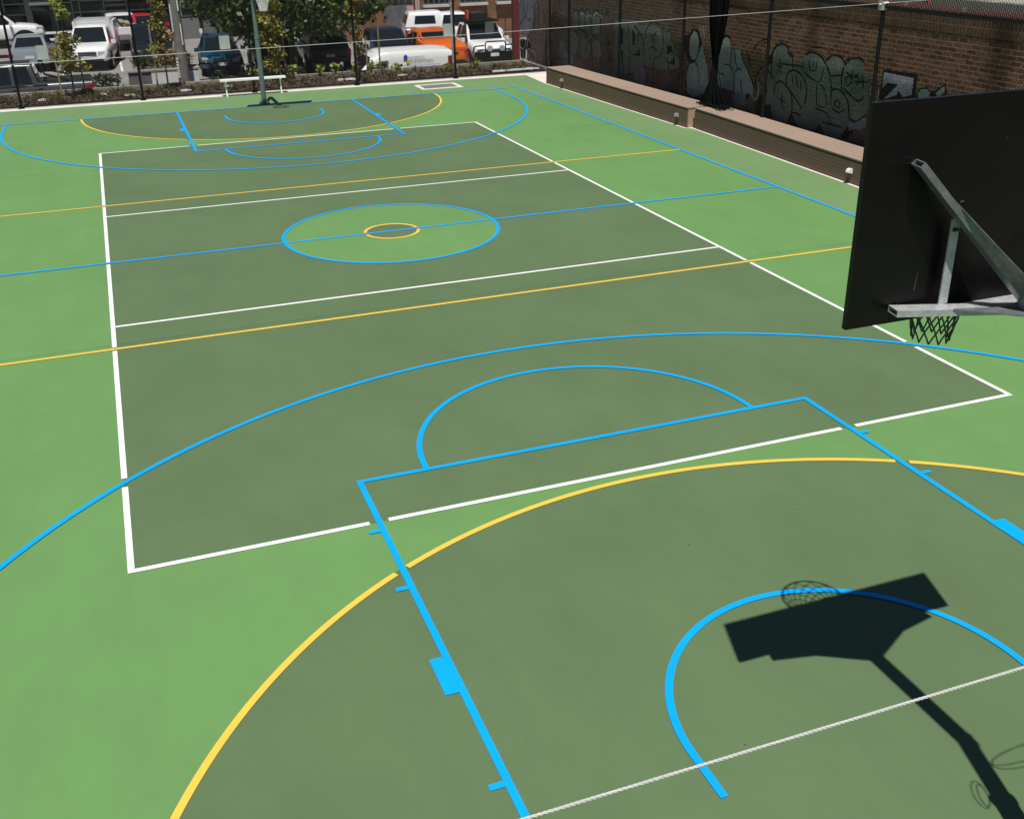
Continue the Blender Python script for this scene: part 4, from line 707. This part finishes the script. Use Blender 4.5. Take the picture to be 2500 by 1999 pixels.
    for xw in B['wb']:
        for s in (-1, 1):
            mb = MB(); mb.tube([(xw, s * (Wd - .01), r + .0 + up * .3), (xw, s * (Wd + .006), r + up * .3)], r * 1.16, 22); mb.build('wheel_arch', M['arch'], t)
            mb = MB(); mb.tube([(xw, s * (Wd - .20), r), (xw, s * (Wd + .005), r), (xw, s * (Wd + .02), r)], [r, r, r * .93], 22); w = mb.build('wheel', M['tyre'], t, 40)
            mb = MB(); mb.tube([(xw, s * (Wd + .015), r), (xw, s * (Wd + .028), r)], [r * .62, r * .56], 18); mb.build('rim', M['rimsilver'], w, 40)
    xF, xB = st[-1][0], st[0][0]; hF = st[-2][3]
    zl = (st[-2][1] + st[-2][2]) / 2 + .10
    for s in (-1, 1):
        mb = MB(); mb.loft([[(xF - .34, s * (hF + .085), zl + .02), (xF - .34, s * (hF + .085), zl + .17), (xF - .30, s * (hF - .02), zl + .18), (xF - .30, s * (hF - .02), zl + .0)], [(xF - .02, s * (hF - .06), zl - .04), (xF - .06, s * (hF - .06), zl + .11), (xF + .0, s * (hF - .36), zl + .09), (xF + .03, s * (hF - .36), zl - .02)]])
        mb.build('headlight', M['lightclear'], t)
        hz = st[1][2] - .06
        mb = MB(); mb.box((xB + .05, s * (st[1][3] - .10), hz - .18), (.10, .20, .30 if kind in ('ute', 'suv', 'van') else .17)); mb.box((xB + .16, s * (st[1][3] - .015), hz - .18), (.2, .05, .24 if kind != 'sedan' else .15)); mb.build('tail_light', M['lightred'], t)
    zf = st[-1][1]
    mb = MB(); mb.box((xF + .0, 0, zl + .02), (.06, 2 * hF - .86, .15)); g = mb.build('grille', M['plastic'], t)
    for dz in (.075, .0): MB().box((xF + .03, 0, zl + dz), (.02, 2 * hF - .9, .018)).build('grille_bar', M['chrome'], g)
    mb = MB(); mb.box((xF - .04, 0, zf - .02), (.12, 2 * hF - .3, .10)); mb.build('lower_intake', M['plastic'], t)
    zr = st[0][1]
    mb = MB(); mb.box((xB - .02, 0, zr - .02), (.14, 2 * st[1][3] - .1, .16)); mb.build('rear_bumper', M['chrome'] if kind == 'ute' and pc == 'grey' else P if kind != 'ute' else M['plastic'], t)
    if plate:
        for xx in (xF + .04, xB - .06 if kind != 'ute' else xB - .10):
            mb = MB(); mb.box((xx, 0, (zf + .10 if xx > 0 else zr + (.16 if kind != 'ute' else .03))), (.012, .37, .13)); mb.build('number_plate', M['plate'], t)
    return t
def pt(t, name, m, fn, smooth=None):
    mb = MB(); fn(mb); return mb.build(name, m, t, smooth)

# dark grey ute behind the garden bed
v = vehicle('ute', 'parked_ute', 'dark grey dual cab ute with a black sports bar, side on behind the garden bed', 'ute', (-7.2, 25.3), 180, 'grey')
pt(v, 'tub_liner', M['plastic'], lambda b: b.box((-1.72, 0, 1.135), (1.7, 1.5, .03)))
def bar(b):
    for s in (-1, 1): b.tube([(-1.85, s * .80, 1.18), (-1.1, s * .72, 1.40), (-.98, s * .62, 1.78), (-.98, 0, 1.84)], .04, 8)
    b.tube([(-1.0, -.7, 1.45), (-1.0, .7, 1.45)], .03, 8)
pt(v, 'sports_bar', M['black'], bar, 40)
for s in (-1, 1): pt(v, 'trim_strip', M['chrome'], lambda b: b.box((-.2, s * .90, 1.085), (1.9, .03, .025)))
vehicle('sedan', 'parked_sedan', 'silver blue sedan seen from behind, nose away from the fence', 'car', (-7.15, 39.9), 88, 'silver')
# white ute, nose to the court
v = vehicle('ute', 'parked_ute', 'white ute facing the court with a pale service body behind the cab', 'ute', (-4.45, 39.05), -97, 'white')
pt(v, 'service_body', PAINT['white'], lambda b: b.box((-1.75, 0, 1.5), (1.75, 1.84, .78)))
pt(v, 'ladder_rack', M['galv'], lambda b: [b.box((-1.75, y, 1.96), (1.9, .05, .05)) for y in (-.8, .8)] + [b.box((x, 0, 1.93), (.05, 1.65, .04)) for x in (-2.5, -1.75, -1.0)])
v = vehicle('suv', 'parked_wagon', 'white wagon side on at the back left, its nose to the right', 'car', (-9.15, 46.0), 2, 'white', raise_=.52)
# tray truck
v = vehicle('ute', 'tray_truck', 'white flat tray truck with planks stacked on the tray, seen from behind', 'truck', (-2.95, 48.2), 92, 'white', plate=False)
pt(v, 'tray', M['white'], lambda b: [b.box((-1.75, 0, 1.22), (2.1, 2.0, .10)), b.box((-2.81, 0, 1.08), (.04, 2.0, .34)), b.box((-1.75, 1.0, 1.33), (2.1, .03, .2)), b.box((-1.75, -1.0, 1.33), (2.1, .03, .2))])
pt(v, 'plank_stack', M['stake'], lambda b: [b.box((-1.6, -.5 + .28 * i, 1.36 + .07 * (i % 3)), (2.3, .24, .06)) for i in range(4)])
vehicle('hatch', 'parked_hatchback', 'bright red hatchback mostly hidden behind the dark ute', 'car', (-1.75, 47.0), -78, 'red', raise_=.2)
v = vehicle('ute', 'parked_ute', 'black ute facing the court with a chrome grille, half hidden by a sapling', 'ute', (-1.9, 38.2), -91, 'dark')
pt(v, 'chrome_bar', M['chrome'], lambda b: b.box((2.68, 0, .62), (.03, 1.3, .07)))
vehicle('hatch', 'parked_hatchback', 'shiny teal blue hatchback facing the court beside the shade tree', 'car', (.78, 33.9), -93, 'teal')
vehicle('suv', 'parked_wagon', 'black wagon in deep shade under the tree, its rear to the court', 'car', (5.2, 33.0), 88, 'black', raise_=.05)
vehicle('hatch', 'parked_hatchback', 'black hatchback in deep shade below the left half of the tree', 'car', (3.0, 33.4), 90, 'black')
v = vehicle('van', 'parked_van', 'white van beyond the shade tree, glimpsed through its leaves', 'van', (5.9, 40.5), -80, 'white')
v = vehicle('ute', 'parked_ute', 'navy blue ute facing the court between the white van and the roller door', 'ute', (7.85, 32.0), -92, 'navy')
# white dual cab with canopy
v = vehicle('ute', 'parked_ute', 'white dual cab ute with a windowed canopy in front of the brick building', 'ute', (13.75, 40.6), -8, 'white')
def canopy(b): b.loft([csec(-2.62, 1.15, 1.20, .88, .86), csec(-2.40, 1.15, 1.86, .88, .74), csec(-.9, 1.15, 1.90, .88, .74), csec(-.72, 1.15, 1.87, .88, .72)])
cp = pt(v, 'canopy', PAINT['white'], canopy, 38)
for s in (-1, 1):
    mb = MB(); zz = (1.30, 1.70); q = [(x, s * (.88 - .14 * (z - 1.15) / .74 + .014), z) for x, z in ((-2.15, zz[0]), (-2.08, zz[1]), (-1.05, zz[1]), (-1.0, zz[0]))]; mb.poly(q if s > 0 else q[::-1]); mb.build('canopy_window', M['glass'], cp, flip=False)
mb = MB(); mb.poly([(-2.60, .72, 1.28), (-2.60, -.72, 1.28), (-2.46, -.64, 1.72), (-2.46, .64, 1.72)]); mb.build('canopy_window', M['glass'], cp, flip=False)
# orange ute
v = vehicle('ute', 'parked_ute', 'bright orange ute with a hard tub lid, its tailgate to the court', 'ute', (9.75, 31.2), 91, 'orange')
pt(v, 'tub_lid', PAINT['orange'], lambda b: b.loft([sec(-2.64, 1.08, 1.20, .87), sec(-2.5, 1.08, 1.33, .90), sec(-1.3, 1.08, 1.43, .88), sec(-.82, 1.08, 1.45, .86)]), 40)
for s in (-1, 1): pt(v, 'sail_panel', PAINT['orange'], lambda b: b.beam((-1.5, s * .76, 1.40), (-.80, s * .70, 1.70), .05, .10))
for q in (((-2.665, 0, .98), (.02, .9, .07)), ((-2.69, 0, .64), (.06, 1.5, .10))): pt(v, 'tailgate_trim', M['plastic'], lambda b: b.box(*q))
# white four wheel drive with bull bar and roof rack
v = vehicle('ute', 'four_wheel_drive', 'lifted white four wheel drive with black bull bar, roof rack and red jerry can', 'car', (12.3, 31.9), -93, 'white', raise_=.17)
def bull(b):
    b.box((2.72, 0, .72), (.22, 1.86, .42)); b.box((2.62, 0, .52), (.2, 1.5, .14))
    for s in (-1, 1):
        b.tube([(2.76, s * .46, .9), (2.78, s * .46, 1.30), (2.78, s * .40, 1.36), (2.78, 0, 1.36)], .03, 8); b.tube([(2.72, s * .5, 1.2), (2.70, s * .92, 1.18), (2.55, s * .98, .88)], .03, 8)
bb = pt(v, 'bull_bar', M['black'], bull, 40)
for s in (-.28, .28): pt(bb, 'spot_lamp', M['lightclear'], lambda b: b.tube([(2.80, s, 1.08), (2.88, s, 1.08)], .12, 16), 40)
pt(bb, 'number_plate', M['plate'], lambda b: b.box((2.84, -.05, .82), (.012, .38, .14)))
rk = pt(v, 'roof_rack', M['black'], lambda b: [b.box((-.05, y, 2.06), (2.2, .05, .06)) for y in (-.66, .66)] + [b.box((x, 0, 2.05), (.05, 1.4, .04)) for x in (-1.1, -.7, -.3, .1, .5, .9)] + [b.box((-.05, 0, 2.085), (2.2, 1.3, .015))])
pt(rk, 'roof_bag', M['plastic'], lambda b: b.loft([sec(-.55, 2.10, 2.34, .36), sec(-.5, 2.10, 2.38, .38), sec(.1, 2.10, 2.38, .38), sec(.15, 2.10, 2.34, .36)]), 40)
pt(rk, 'jerry_can', M['bagred'], lambda b: b.box((.0, -.52, 2.28), (.3, .12, .36)))
pt(v, 'snorkel', M['black'], lambda b: b.tube([(1.45, -.95, 1.25), (1.3, -.95, 1.5), (.65, -.78, 2.08), (.78, -.78, 2.12)], .05, 8), 40)
pt(v, 'aerial', M['black'], lambda b: b.tube([(2.74, .5, 1.3), (2.74, .5, 2.25)], .014, 5))
# white van with lettering
v = vehicle('van', 'parked_van', 'white panel van with dark lettering and a blue and yellow emblem on its side', 'van', (5.52, 21.72), 180.5, 'white')
def words(s, size, x, z, m, name='lettering'):
    cu = bpy.data.curves.new(name, 'FONT'); cu.body = s; cu.size = size; cu.extrude = 0; cu.space_character = 1.25; cu.align_x = 'LEFT'
    o = bpy.data.objects.new(name, cu); col.objects.link(o); bpy.context.view_layer.update()
    me = bpy.data.meshes.new_from_object(o.evaluated_get(bpy.context.evaluated_depsgraph_get())); bpy.data.objects.remove(o, do_unlink=True)
    # letters stand on the side that faces the court; local x runs forward, so the text advances towards -x
    for q in me.vertices: a, b = q.co.x, q.co.y; q.co = (x - a, .916, z + b)
    me.materials.clear(); me.materials.append(m); ob = bpy.data.objects.new(name, me); col.objects.link(ob); ob.parent = v; return ob
words('NORDIC', .135, -.44, 1.66, M['ink']); words('ELEVATORS', .135, -.50, 1.535, M['ink'])
mb = MB(); mb.poly([(-.24, .917, 1.74), (-.34, .917, 1.83), (-.44, .917, 1.74), (-.41, .917, 1.74), (-.41, .917, 1.66), (-.27, .917, 1.66), (-.27, .917, 1.74)]); mb.build('emblem', M['inkblue'], v, flip=False)
mb = MB(); mb.poly([(-.42 + .07 * math.cos(k * math.pi / 3), .917, 1.57 + .07 * math.sin(k * math.pi / 3)) for k in range(6)]); mb.build('emblem', M['inkyellow'], v, flip=False)
mb = MB()
for i in range(16): mb.poly([(-.28 - i * .085, .917, 1.43), (-.28 - i * .085 - .055, .917, 1.43), (-.28 - i * .085 - .055, .917, 1.46), (-.28 - i * .085, .917, 1.46)])
mb.build('lettering_line', M['inkviolet'], v, flip=False)
pt(v, 'side_moulding', M['facadegrey'], lambda b: b.box((-.55, .915, 1.10), (2.3, .02, .03)))

# ------------------------------------------------------------------ buildings behind the car park
bt = thing('glass_building', 'dark glazed building with grey mullions behind the cars on the left', 'building', (0, 51.6, -1.66))
mb = MB(); mb.box((-27, 3.1, 4.6), (62, 6, 9.2)); mb.build('wall', M['facade'], bt)
xs_ = [-30 + 1.45 * i for i in range(14)] + [-8.9, -7.65, -6.42, -5.35, -4.95, -3.65, -2.4, -1.1, .2]
for i, x in enumerate(xs_):
    mb = MB(); w = .34 if abs(x + 7.65) < .01 or abs(x + 6.42) < .01 else .07; mb.box((x, .02, 2.4), (w, .14, 4.8)); mb.build('mullion', M['mullion'], bt)
for a, b in zip(xs_[13:], xs_[14:]):
    for zz in (2.28 + .2 * random.random(), 1.75): MB().box(((a + b) / 2, .03, zz), (b - a - .08, .06, .06)).build('transom', M['mullion'], bt)
    mb = MB(); mb.poly([(a + .05, .055, .25), (b - .05, .055, .25), (b - .05, .055, 4.6), (a + .05, .055, 4.6)]); mb.build('glass', M['glassdark'], bt)
mb = MB(); mb.box((-7.0, -.3, 2.3), (1.1, .7, .1)); mb.build('awning', M['facadegrey'], bt)
mb = MB(); mb.box((.97, 0, .59), (1.05, .2, 1.18)); mb.build('panel', M['facadegrey'], bt)
mb = MB(); mb.box((.97, -.02, 1.68), (.90, .1, .82)); wf = mb.build('window_frame', M['facadegrey'], bt)
mb = MB(); mb.box((.97, -.075, 1.68), (.76, .02, .68)); mb.build('pane', M['glassdark'], wf)
mb = MB(); mb.box((2.35, -.05, 2.6), (1.3, .4, 5.2)); mb.build('pier', M['render'], bt)
t = thing('guard_rail', 'white two bar guard rail at the foot of the dark glazed building', 'rail', (-5.6, 50.4, -1.63))
for z in (.45, .8): mb = MB(); mb.box((0, 0, z), (3.4, .06, .12)); mb.build('rail_bar', M['white'], t)
for x in (-1.6, 0, 1.6): mb = MB(); mb.box((x, .06, .45), (.12, .08, .95)); mb.build('post', M['black'], t)
bt = thing('brick_building', 'red brown brick building with pale window sills behind the cars on the right', 'building', (0, 45.2, -1.52))
M['brickfar'] = brick_mat('brick_far', (.20, .085, .04), (.29, .13, .065), (.30, .22, .15), ax='x', ms=.01)
mb = MB(); mb.box((34, 3.1, 4.1), (57, 6, 10.2)); mb.build('wall', M['brickfar'], bt)
for x0, x1 in ((13.45, 15.1), (15.65, 17.35), (17.9, 19.6), (20.1, 21.8), (22.3, 24.0)):
    mb = MB(); mb.box(((x0 + x1) / 2, -.06, 1.55), (x1 - x0, .3, .14)); mb.build('sill', M['sill'], bt)
    mb = MB(); mb.box(((x0 + x1) / 2, .06, 2.46), (x1 - x0 - .1, .1, 1.66)); w = mb.build('window', M['facadegrey'], bt)
    mb = MB(); mb.box(((x0 + x1) / 2, .0, 2.46), (x1 - x0 - .2, .06, 1.52)); mb.build('pane', M['glassdark'], w)
    mb = MB()
    for k in range(1, 5): mb.box((x0 + (x1 - x0) * k / 5, -.035, 2.46), (.04, .03, 1.52))
    for k in (1.95, 2.45, 2.95): mb.box(((x0 + x1) / 2, -.035, k), (x1 - x0 - .2, .026, .04))
    mb.build('glazing_bars', M['facadegrey'], w)
mb = MB(); mb.box((12.05, -.03, .84), (1.6, .12, 1.68)); d = mb.build('roller_door', M['door'], bt)
mb = MB(); mb.box((12.05, .02, 2.48), (1.6, .12, 1.5)); w = mb.build('window', M['facadegrey'], bt)
mb = MB()
for i in range(4):
    for j in range(3): mb.box((11.47 + .385 * i, -.05, 1.98 + .45 * j), (.34, .03, .4))
mb.build('pane', M['glassdark'], w)
mb = MB(); mb.box((12.68, -.10, 1.50), (.40, .02, .26)); mb.build('sign', M['pink'], bt)
mb = MB(); mb.box((11.1, -.02, 1.95), (.6, .05, .34)); mb.build('vent_panel', M['sill'], bt)
mb = MB(); mb.box((13.1, -.1, 2.6), (.3, .24, 5.2)); mb.build('pier', M['brickfar'], bt)
for x in (13.0, 13.14): mb = MB(); mb.tube([(x, -.26, -.1), (x, -.26, 4)], .045, 8); mb.build('downpipe', M['sill'], bt)

# ------------------------------------------------------------------ street furniture behind the garden bed
t = thing('power_pole', 'grey weathered timber power pole with white plates, behind the garden bed', 'pole', (-1.72, 20.25, -1.45))
mb = MB(); mb.tube([(0, 0, 0), (0, 0, 2.6), (0, 0, 8)], [.185, .175, .13], 16); mb.build('shaft', M['polewood'], t, 40)
for xx, zz, hh in ((-.14, 3.4, .8), (-.14, 4.5, 1.0), (.10, 2.9, .64), (.10, 4.0, .8)): MB().box((xx, -.15, zz), (.035, .03, hh)).build('conduit', M['sticker'], t)
for k in range(7): MB().box((-.15, -.125, 1.62 + .09 * k), (.07, .03, .055)).build('marker_plate', M['sticker'], t)
t = thing('planter_box', 'low grey planter wall with a sunlit white face, beside the power pole', 'planter', (-2.3, 21.3, -1.45))
mb = MB(); mb.box((0, 0, .87), (2.2, .9, 1.74)); mb.build('wall', M['render'], t)
mb = MB(); mb.box((0, 0, 1.76), (2.28, .98, .05)); mb.build('capping', M['kerb'], t)
for q in (((.35, -.46, 1.50), (1.5, .03, .42)), ((.3, -.455, 1.12), (1.4, .02, .2))): MB().box(*q).build('sunlit_panel', M['renderwhite'], t)  # sunlit part of the wall face put into the colour as white panels
for i, x in enumerate((-1.15, -.45)):
    t = thing('bike_rack', 'black steel bike hoop on the car park behind the fence', 'bike rack', (x, 27.6, gz(27.6)), .3, 'black bike hoops beside the power pole')
    mb = MB(); mb.tube([(-.3, 0, 0), (-.3, 0, .95), (-.22, 0, 1.08), (.22, 0, 1.08), (.3, 0, .95), (.3, 0, 0)], .03, 8); mb.build('hoop', M['black'], t, 40)
    mb = MB(); mb.tube([(-.3, 0, .5), (.3, 0, .5)], .02, 6); mb.build('crossbar', M['black'], t, 40)
t = thing('bollard', 'thin white capped bollard behind the blue hatchback', 'bollard', (.72, 41.5, gz(41.5)))
mb = MB(); mb.tube([(0, 0, 0), (0, 0, 1.0)], .05, 10); mb.build('shaft', M['white'], t, 40)
mb = MB(); mb.tube([(0, 0, 1.0), (0, 0, 1.2)], .09, 10); mb.build('cap', M['white'], t, 40)
t = thing('sign_post', 'thin galvanised sign post in the garden bed in front of the white four wheel drive', 'post', (7.05, 19.0, .0))
mb = MB(); mb.tube([(0, 0, 0), (0, 0, 2.05)], .035, 8); mb.build('pole', M['galv'], t, 40)
mb = MB(); mb.box((0, 0, 2.06), (.1, .1, .08)); mb.build('cap', M['galv'], t)

# ------------------------------------------------------------------ plants
def leaf(mb, p, s, rr):
    d = Vector((rr.gauss(0, 1), rr.gauss(0, 1), rr.gauss(0, .6) - .2)).normalized(); u = d.cross(Vector((rr.gauss(0, 1), rr.gauss(0, 1), rr.gauss(0, 1)))).normalized()
    a = p; b = p + d * s * .5 + u * s * .33; c = p + d * s; e = p + d * s * .5 - u * s * .33
    mb.poly([a, b, c, e])
def tree_thing(name, label, x, y, z0, group=None): return thing(name, label, 'tree' if 'tree' in name or 'sapling' in name else 'shrub', (x, y, z0), 0, group)
# shade tree in the car park
TX, TY = 2.85, 26.7
t = tree_thing('shade_tree', 'broad dark green shade tree standing among the parked cars', TX, TY, gz(TY))
rr = random.Random(5); mb = MB(); mb.tube([(0, 0, 0), (.05, 0, 1.4), (.0, .1, 2.7)], [.17, .14, .12], 10)
for k in range(13):
    a = k * 2.4; e = Vector((math.cos(a) * rr.uniform(1.6, 3.0), math.sin(a) * rr.uniform(2.0, 3.8), rr.uniform(3.0, 5.8))); m = Vector((e.x * .4, e.y * .4, 2.6 + (e.z - 2.6) * .6))
    mb.tube([(0, .1, 2.5), m, e], [.08, .05, .015], 6)
mb.build('trunk', M['bark'], t, 40)
mb = MB(); cl = []
for k in range(390):
    a = rr.uniform(0, 6.28); r = rr.random() ** .5; zz = rr.uniform(-1, .8)
    wv = math.sqrt(max(0, 1 - zz * zz)); x = math.cos(a) * r * 3.6 * (wv * .4 + .6); y = math.sin(a) * r * 5.9 * (wv * .4 + .6); z = 4.2 + zz * 1.95
    low = 2.35 - .06 * y + .55 * max(0, abs(x) - 2.3) + .28 * math.sin(x * 2.3 + 1) + .15 * math.sin(y * 1.7)
    if z < low: z = low + rr.random() * .7
    cl.append((Vector((x, y, z)), rr.uniform(.4, .75)))
for c, r in cl:
    for i in range(95):
        p = c + Vector((rr.gauss(0, .5), rr.gauss(0, .5), rr.gauss(0, .42))) * r
        leaf(mb, p, rr.uniform(.14, .26), rr)
mb.build('crown', M['leafdark'], t, flip=False)
def sapling(label, x, y, h, zones, stakes, m2='leafolive'):
    t = tree_thing('sapling', label, x, y, .06, 'slender staked saplings in the garden bed'); rr = random.Random(int(x * 100))
    mb = MB(); mb.tube([(0, 0, -.05), (.02, .01, h * .5), (0, 0, h)], [.028, .02, .006], 7)
    for k in range(18):
        zz = rr.uniform(.25, .95) * h; a = rr.uniform(0, 6.28); mb.tube([(0, 0, zz), (math.cos(a) * .16, math.sin(a) * .16, zz + .22)], [.008, .003], 4)
    mb.build('trunk', M['bark'], t, 40)
    for i, (za, zb, r, n, mm) in enumerate(zones):
        mb = MB()
        for k in range(n):
            f = rr.random(); zz = za + (zb - za) * f; a = rr.uniform(0, 6.28); q = r * rr.random() ** .6 * (1.0 - .45 * f) * (.7 + .5 * math.sin(zz * 9 + a))
            leaf(mb, Vector((math.cos(a) * q, math.sin(a) * q, zz)), rr.uniform(.07, .15), rr)
        mb.build('foliage', M[mm], t, flip=False)
    for sx, sy, hh in stakes:
        s = thing('timber_stake', None, 'stake', (x + sx, y + sy, .05), 0, 'pale timber stakes holding the saplings'); s['label'] = 'pale square timber stake driven in beside a slender sapling'
        mb = MB(); mb.box((0, 0, hh / 2 - .05), (.045, .045, hh)); mb.build('shaft', M['stake'], s)
        mb = MB(); mb.beam((0, 0, hh * .72), (-sx * .9, -sy * .9, hh * .74), .03, .004); mb.build('tie', M['black'], s)
sapling('tall thin sapling left of the white ute, leafless in the middle', -5.05, 18.1, 3.5, [(.7, 1.75, .58, 800, 'leafolive'), (.9, 1.6, .5, 160, 'leafyoung'), (2.15, 3.35, .24, 620, 'leafyoung')], [(-.38, .75, 1.25), (.30, .3, 1.1)])
sapling('sapling in front of the black ute with brown and green leaves', -2.35, 18.2, 3.7, [(1.0, 2.3, .34, 620, 'leafbrown'), (1.9, 3.4, .28, 800, 'leafolive'), (1.2, 2.2, .34, 220, 'leafyoung'), (2.6, 3.5, .18, 240, 'leafyoung')], [(-.30, .1, 1.85), (.42, -.15, 1.2), (-.75, -.1, .8)])
sapling('bushy columnar sapling just right of the far hoop pole', .98, 18.5, 3.9, [(.35, 1.6, .40, 1000, 'leafolive'), (1.3, 3.5, .46, 1700, 'leafolive'), (2.0, 3.6, .34, 420, 'leafbrown'), (1.2, 3.2, .46, 300, 'leafyoung')], [(-.12, .3, 1.5), (.36, .2, 1.6)])
sapling('tall sapling rising beside the white van, leaves thin and olive', 3.75, 18.7, 3.9, [(.6, 1.7, .16, 240, 'leafolive'), (1.8, 3.8, .36, 1000, 'leafolive'), (2.0, 3.8, .34, 600, 'leafbrown')], [(-.35, -1.2, 1.75), (.45, -1.0, 1.75), (.3, .2, 1.2)])
def shrub(label, x, y, z0, h, r, n, m, group, s=(.06, .13), nm='shrub'):
    t = thing(nm, label, 'shrub', (x, y, z0), 0, group); rr = random.Random(int(x * 77 + y)); mb = MB()
    for k in range(6):
        a = k * 1.05; mb.tube([(0, 0, -.03), (math.cos(a) * r * .3, math.sin(a) * r * .3, h * .5), (math.cos(a) * r * .6, math.sin(a) * r * .6, h * .85)], [.01, .007, .003], 4)
    mb.build('stems', M['bark'], t); mb = MB()
    for k in range(n):
        a = rr.uniform(0, 6.28); f = rr.random() ** .7; q = r * rr.random() ** .6 * (.35 + .65 * math.sin(math.pi * min(1, f * .8 + .12)))
        leaf(mb, Vector((math.cos(a) * q, math.sin(a) * q, h * (.15 + .85 * f))), rr.uniform(*s), rr)
    mb.build('foliage', M[m], t, flip=False)
for i, (x, y, h) in enumerate(((2.45, 18.75, .34), (2.95, 18.8, .40), (3.62, 18.75, .40), (4.15, 18.8, .36), (4.5, 18.8, .32), (4.95, 18.5, .30), (6.6, 18.1, .24), (1.55, 18.7, .40), (.35, 18.7, .36), (7.6, 18.3, .22))):
    shrub('young bright green shrub along the back edge of the garden bed', x, y, .07, h, .15, 40, 'leafyoung', 'young shrubs along the back of the garden bed', (.09, .17))
for i, (x, y, h, r) in enumerate(((.35, 20.2, 1.0, .45), (1.05, 20.2, 1.1, .5), (1.75, 20.1, .9, .4), (-.55, 20.0, .9, .4))):
    shrub('dark feathery shrub behind the garden kerb in front of the blue hatchback', x, y, -.6, h, r, 330, 'leaffir', 'dark feathery shrubs behind the garden kerb', (.05, .14))
for i, (x, y, h, r, m) in enumerate(((-2.9, 21.3, .55, .4, 'leaffir'), (-2.45, 21.35, .6, .4, 'leafolive'), (-1.95, 21.3, .55, .38, 'leafbrown'), (-1.55, 21.4, .45, .3, 'leafolive'))):
    shrub('olive bush growing on top of the low planter wall', x, y, .33, h, r, 260, m, 'olive bushes on the planter wall', (.06, .13))
shrub('dark green bush in front of the white ute bumper', -4.15, 28.5, gz(28.5), .8, .7, 420, 'leaffir', None, (.08, .2))
shrub('pale grey bush at the kerb between the white ute and the black ute', -2.95, 27.5, gz(27.5), 1.15, .45, 300, 'leafolive', None, (.07, .15))
rr = random.Random(2)
for i, (x, y) in enumerate(((-5.9, 17.5), (-5.05, 18.6), (-4.3, 17.9), (-3.5, 17.3), (-1.9, 17.5), (-.6, 17.8), (2.9, 17.5), (3.2, 17.5), (8.1, 17.05), (8.6, 17.08), (9.1, 17.1), (4.9, 17.6))):
    t = thing('pale_offcut', 'small pale offcut lying on the mulch', 'scrap', (x, y, .09), rr.uniform(-.4, .4), 'pale offcuts lying on the mulch')
    L = .16 if x < 7 else .34
    mb = MB(); mb.loft([[(-L, -.05, -.02), (-L, .05, -.02), (-L, .04, .02), (-L, -.04, .025)], [(0, -.07, -.02), (0, .07, -.02), (0, .05, .035), (0, -.05, .03)], [(L, -.04, -.02), (L, .045, -.02), (L, .03, .015), (L, -.03, .02)]])
    mb.build('piece', M['sticker'], t)

# ------------------------------------------------------------------ light, sky, camera
SD = Vector((.114, .374, -1)).normalized()
sun = bpy.data.lights.new('sun', 'SUN'); sun.energy = 4.9; sun.angle = R(.5); sun.color = (1, .965, .90)
so = bpy.data.objects.new('sun', sun); col.objects.link(so); so.rotation_euler = SD.to_track_quat('-Z', 'Y').to_euler(); so.location = (0, 0, 30)
w = bpy.data.worlds.new('World'); sc.world = w; w.use_nodes = True; nt = w.node_tree
sky = nt.nodes.new('ShaderNodeTexSky'); sky.sky_type = 'NISHITA'; sky.sun_disc = False; sky.sun_elevation = math.asin(-SD.z); sky.sun_rotation = math.atan2(-SD.x, -SD.y)
sky.air_density = .62; sky.dust_density = .25; sky.ozone_density = 1.2
nt.links.new(sky.outputs[0], nt.nodes['Background'].inputs['Color']); nt.nodes['Background'].inputs['Strength'].default_value = .05
cam = bpy.data.cameras.new('camera'); co = bpy.data.objects.new('camera', cam); col.objects.link(co)
cam.sensor_fit = 'HORIZONTAL'; cam.sensor_width = 36; cam.lens = 36.9008
co.matrix_world = Matrix(((0.937405, 0.163611, -0.307413, -3.98523), (-0.347786, 0.394768, -0.850413, -16.73328), (-0.017780, 0.904096, 0.426959, 4.74842), (0, 0, 0, 1)))
cam.clip_start = .05; cam.clip_end = 1000; sc.camera = co
sc.view_settings.view_transform = 'Standard'; sc.view_settings.look = 'None'; sc.view_settings.exposure = 0; sc.view_settings.gamma = 1
sc.cycles.max_bounces = 6; sc.cycles.transparent_max_bounces = 8
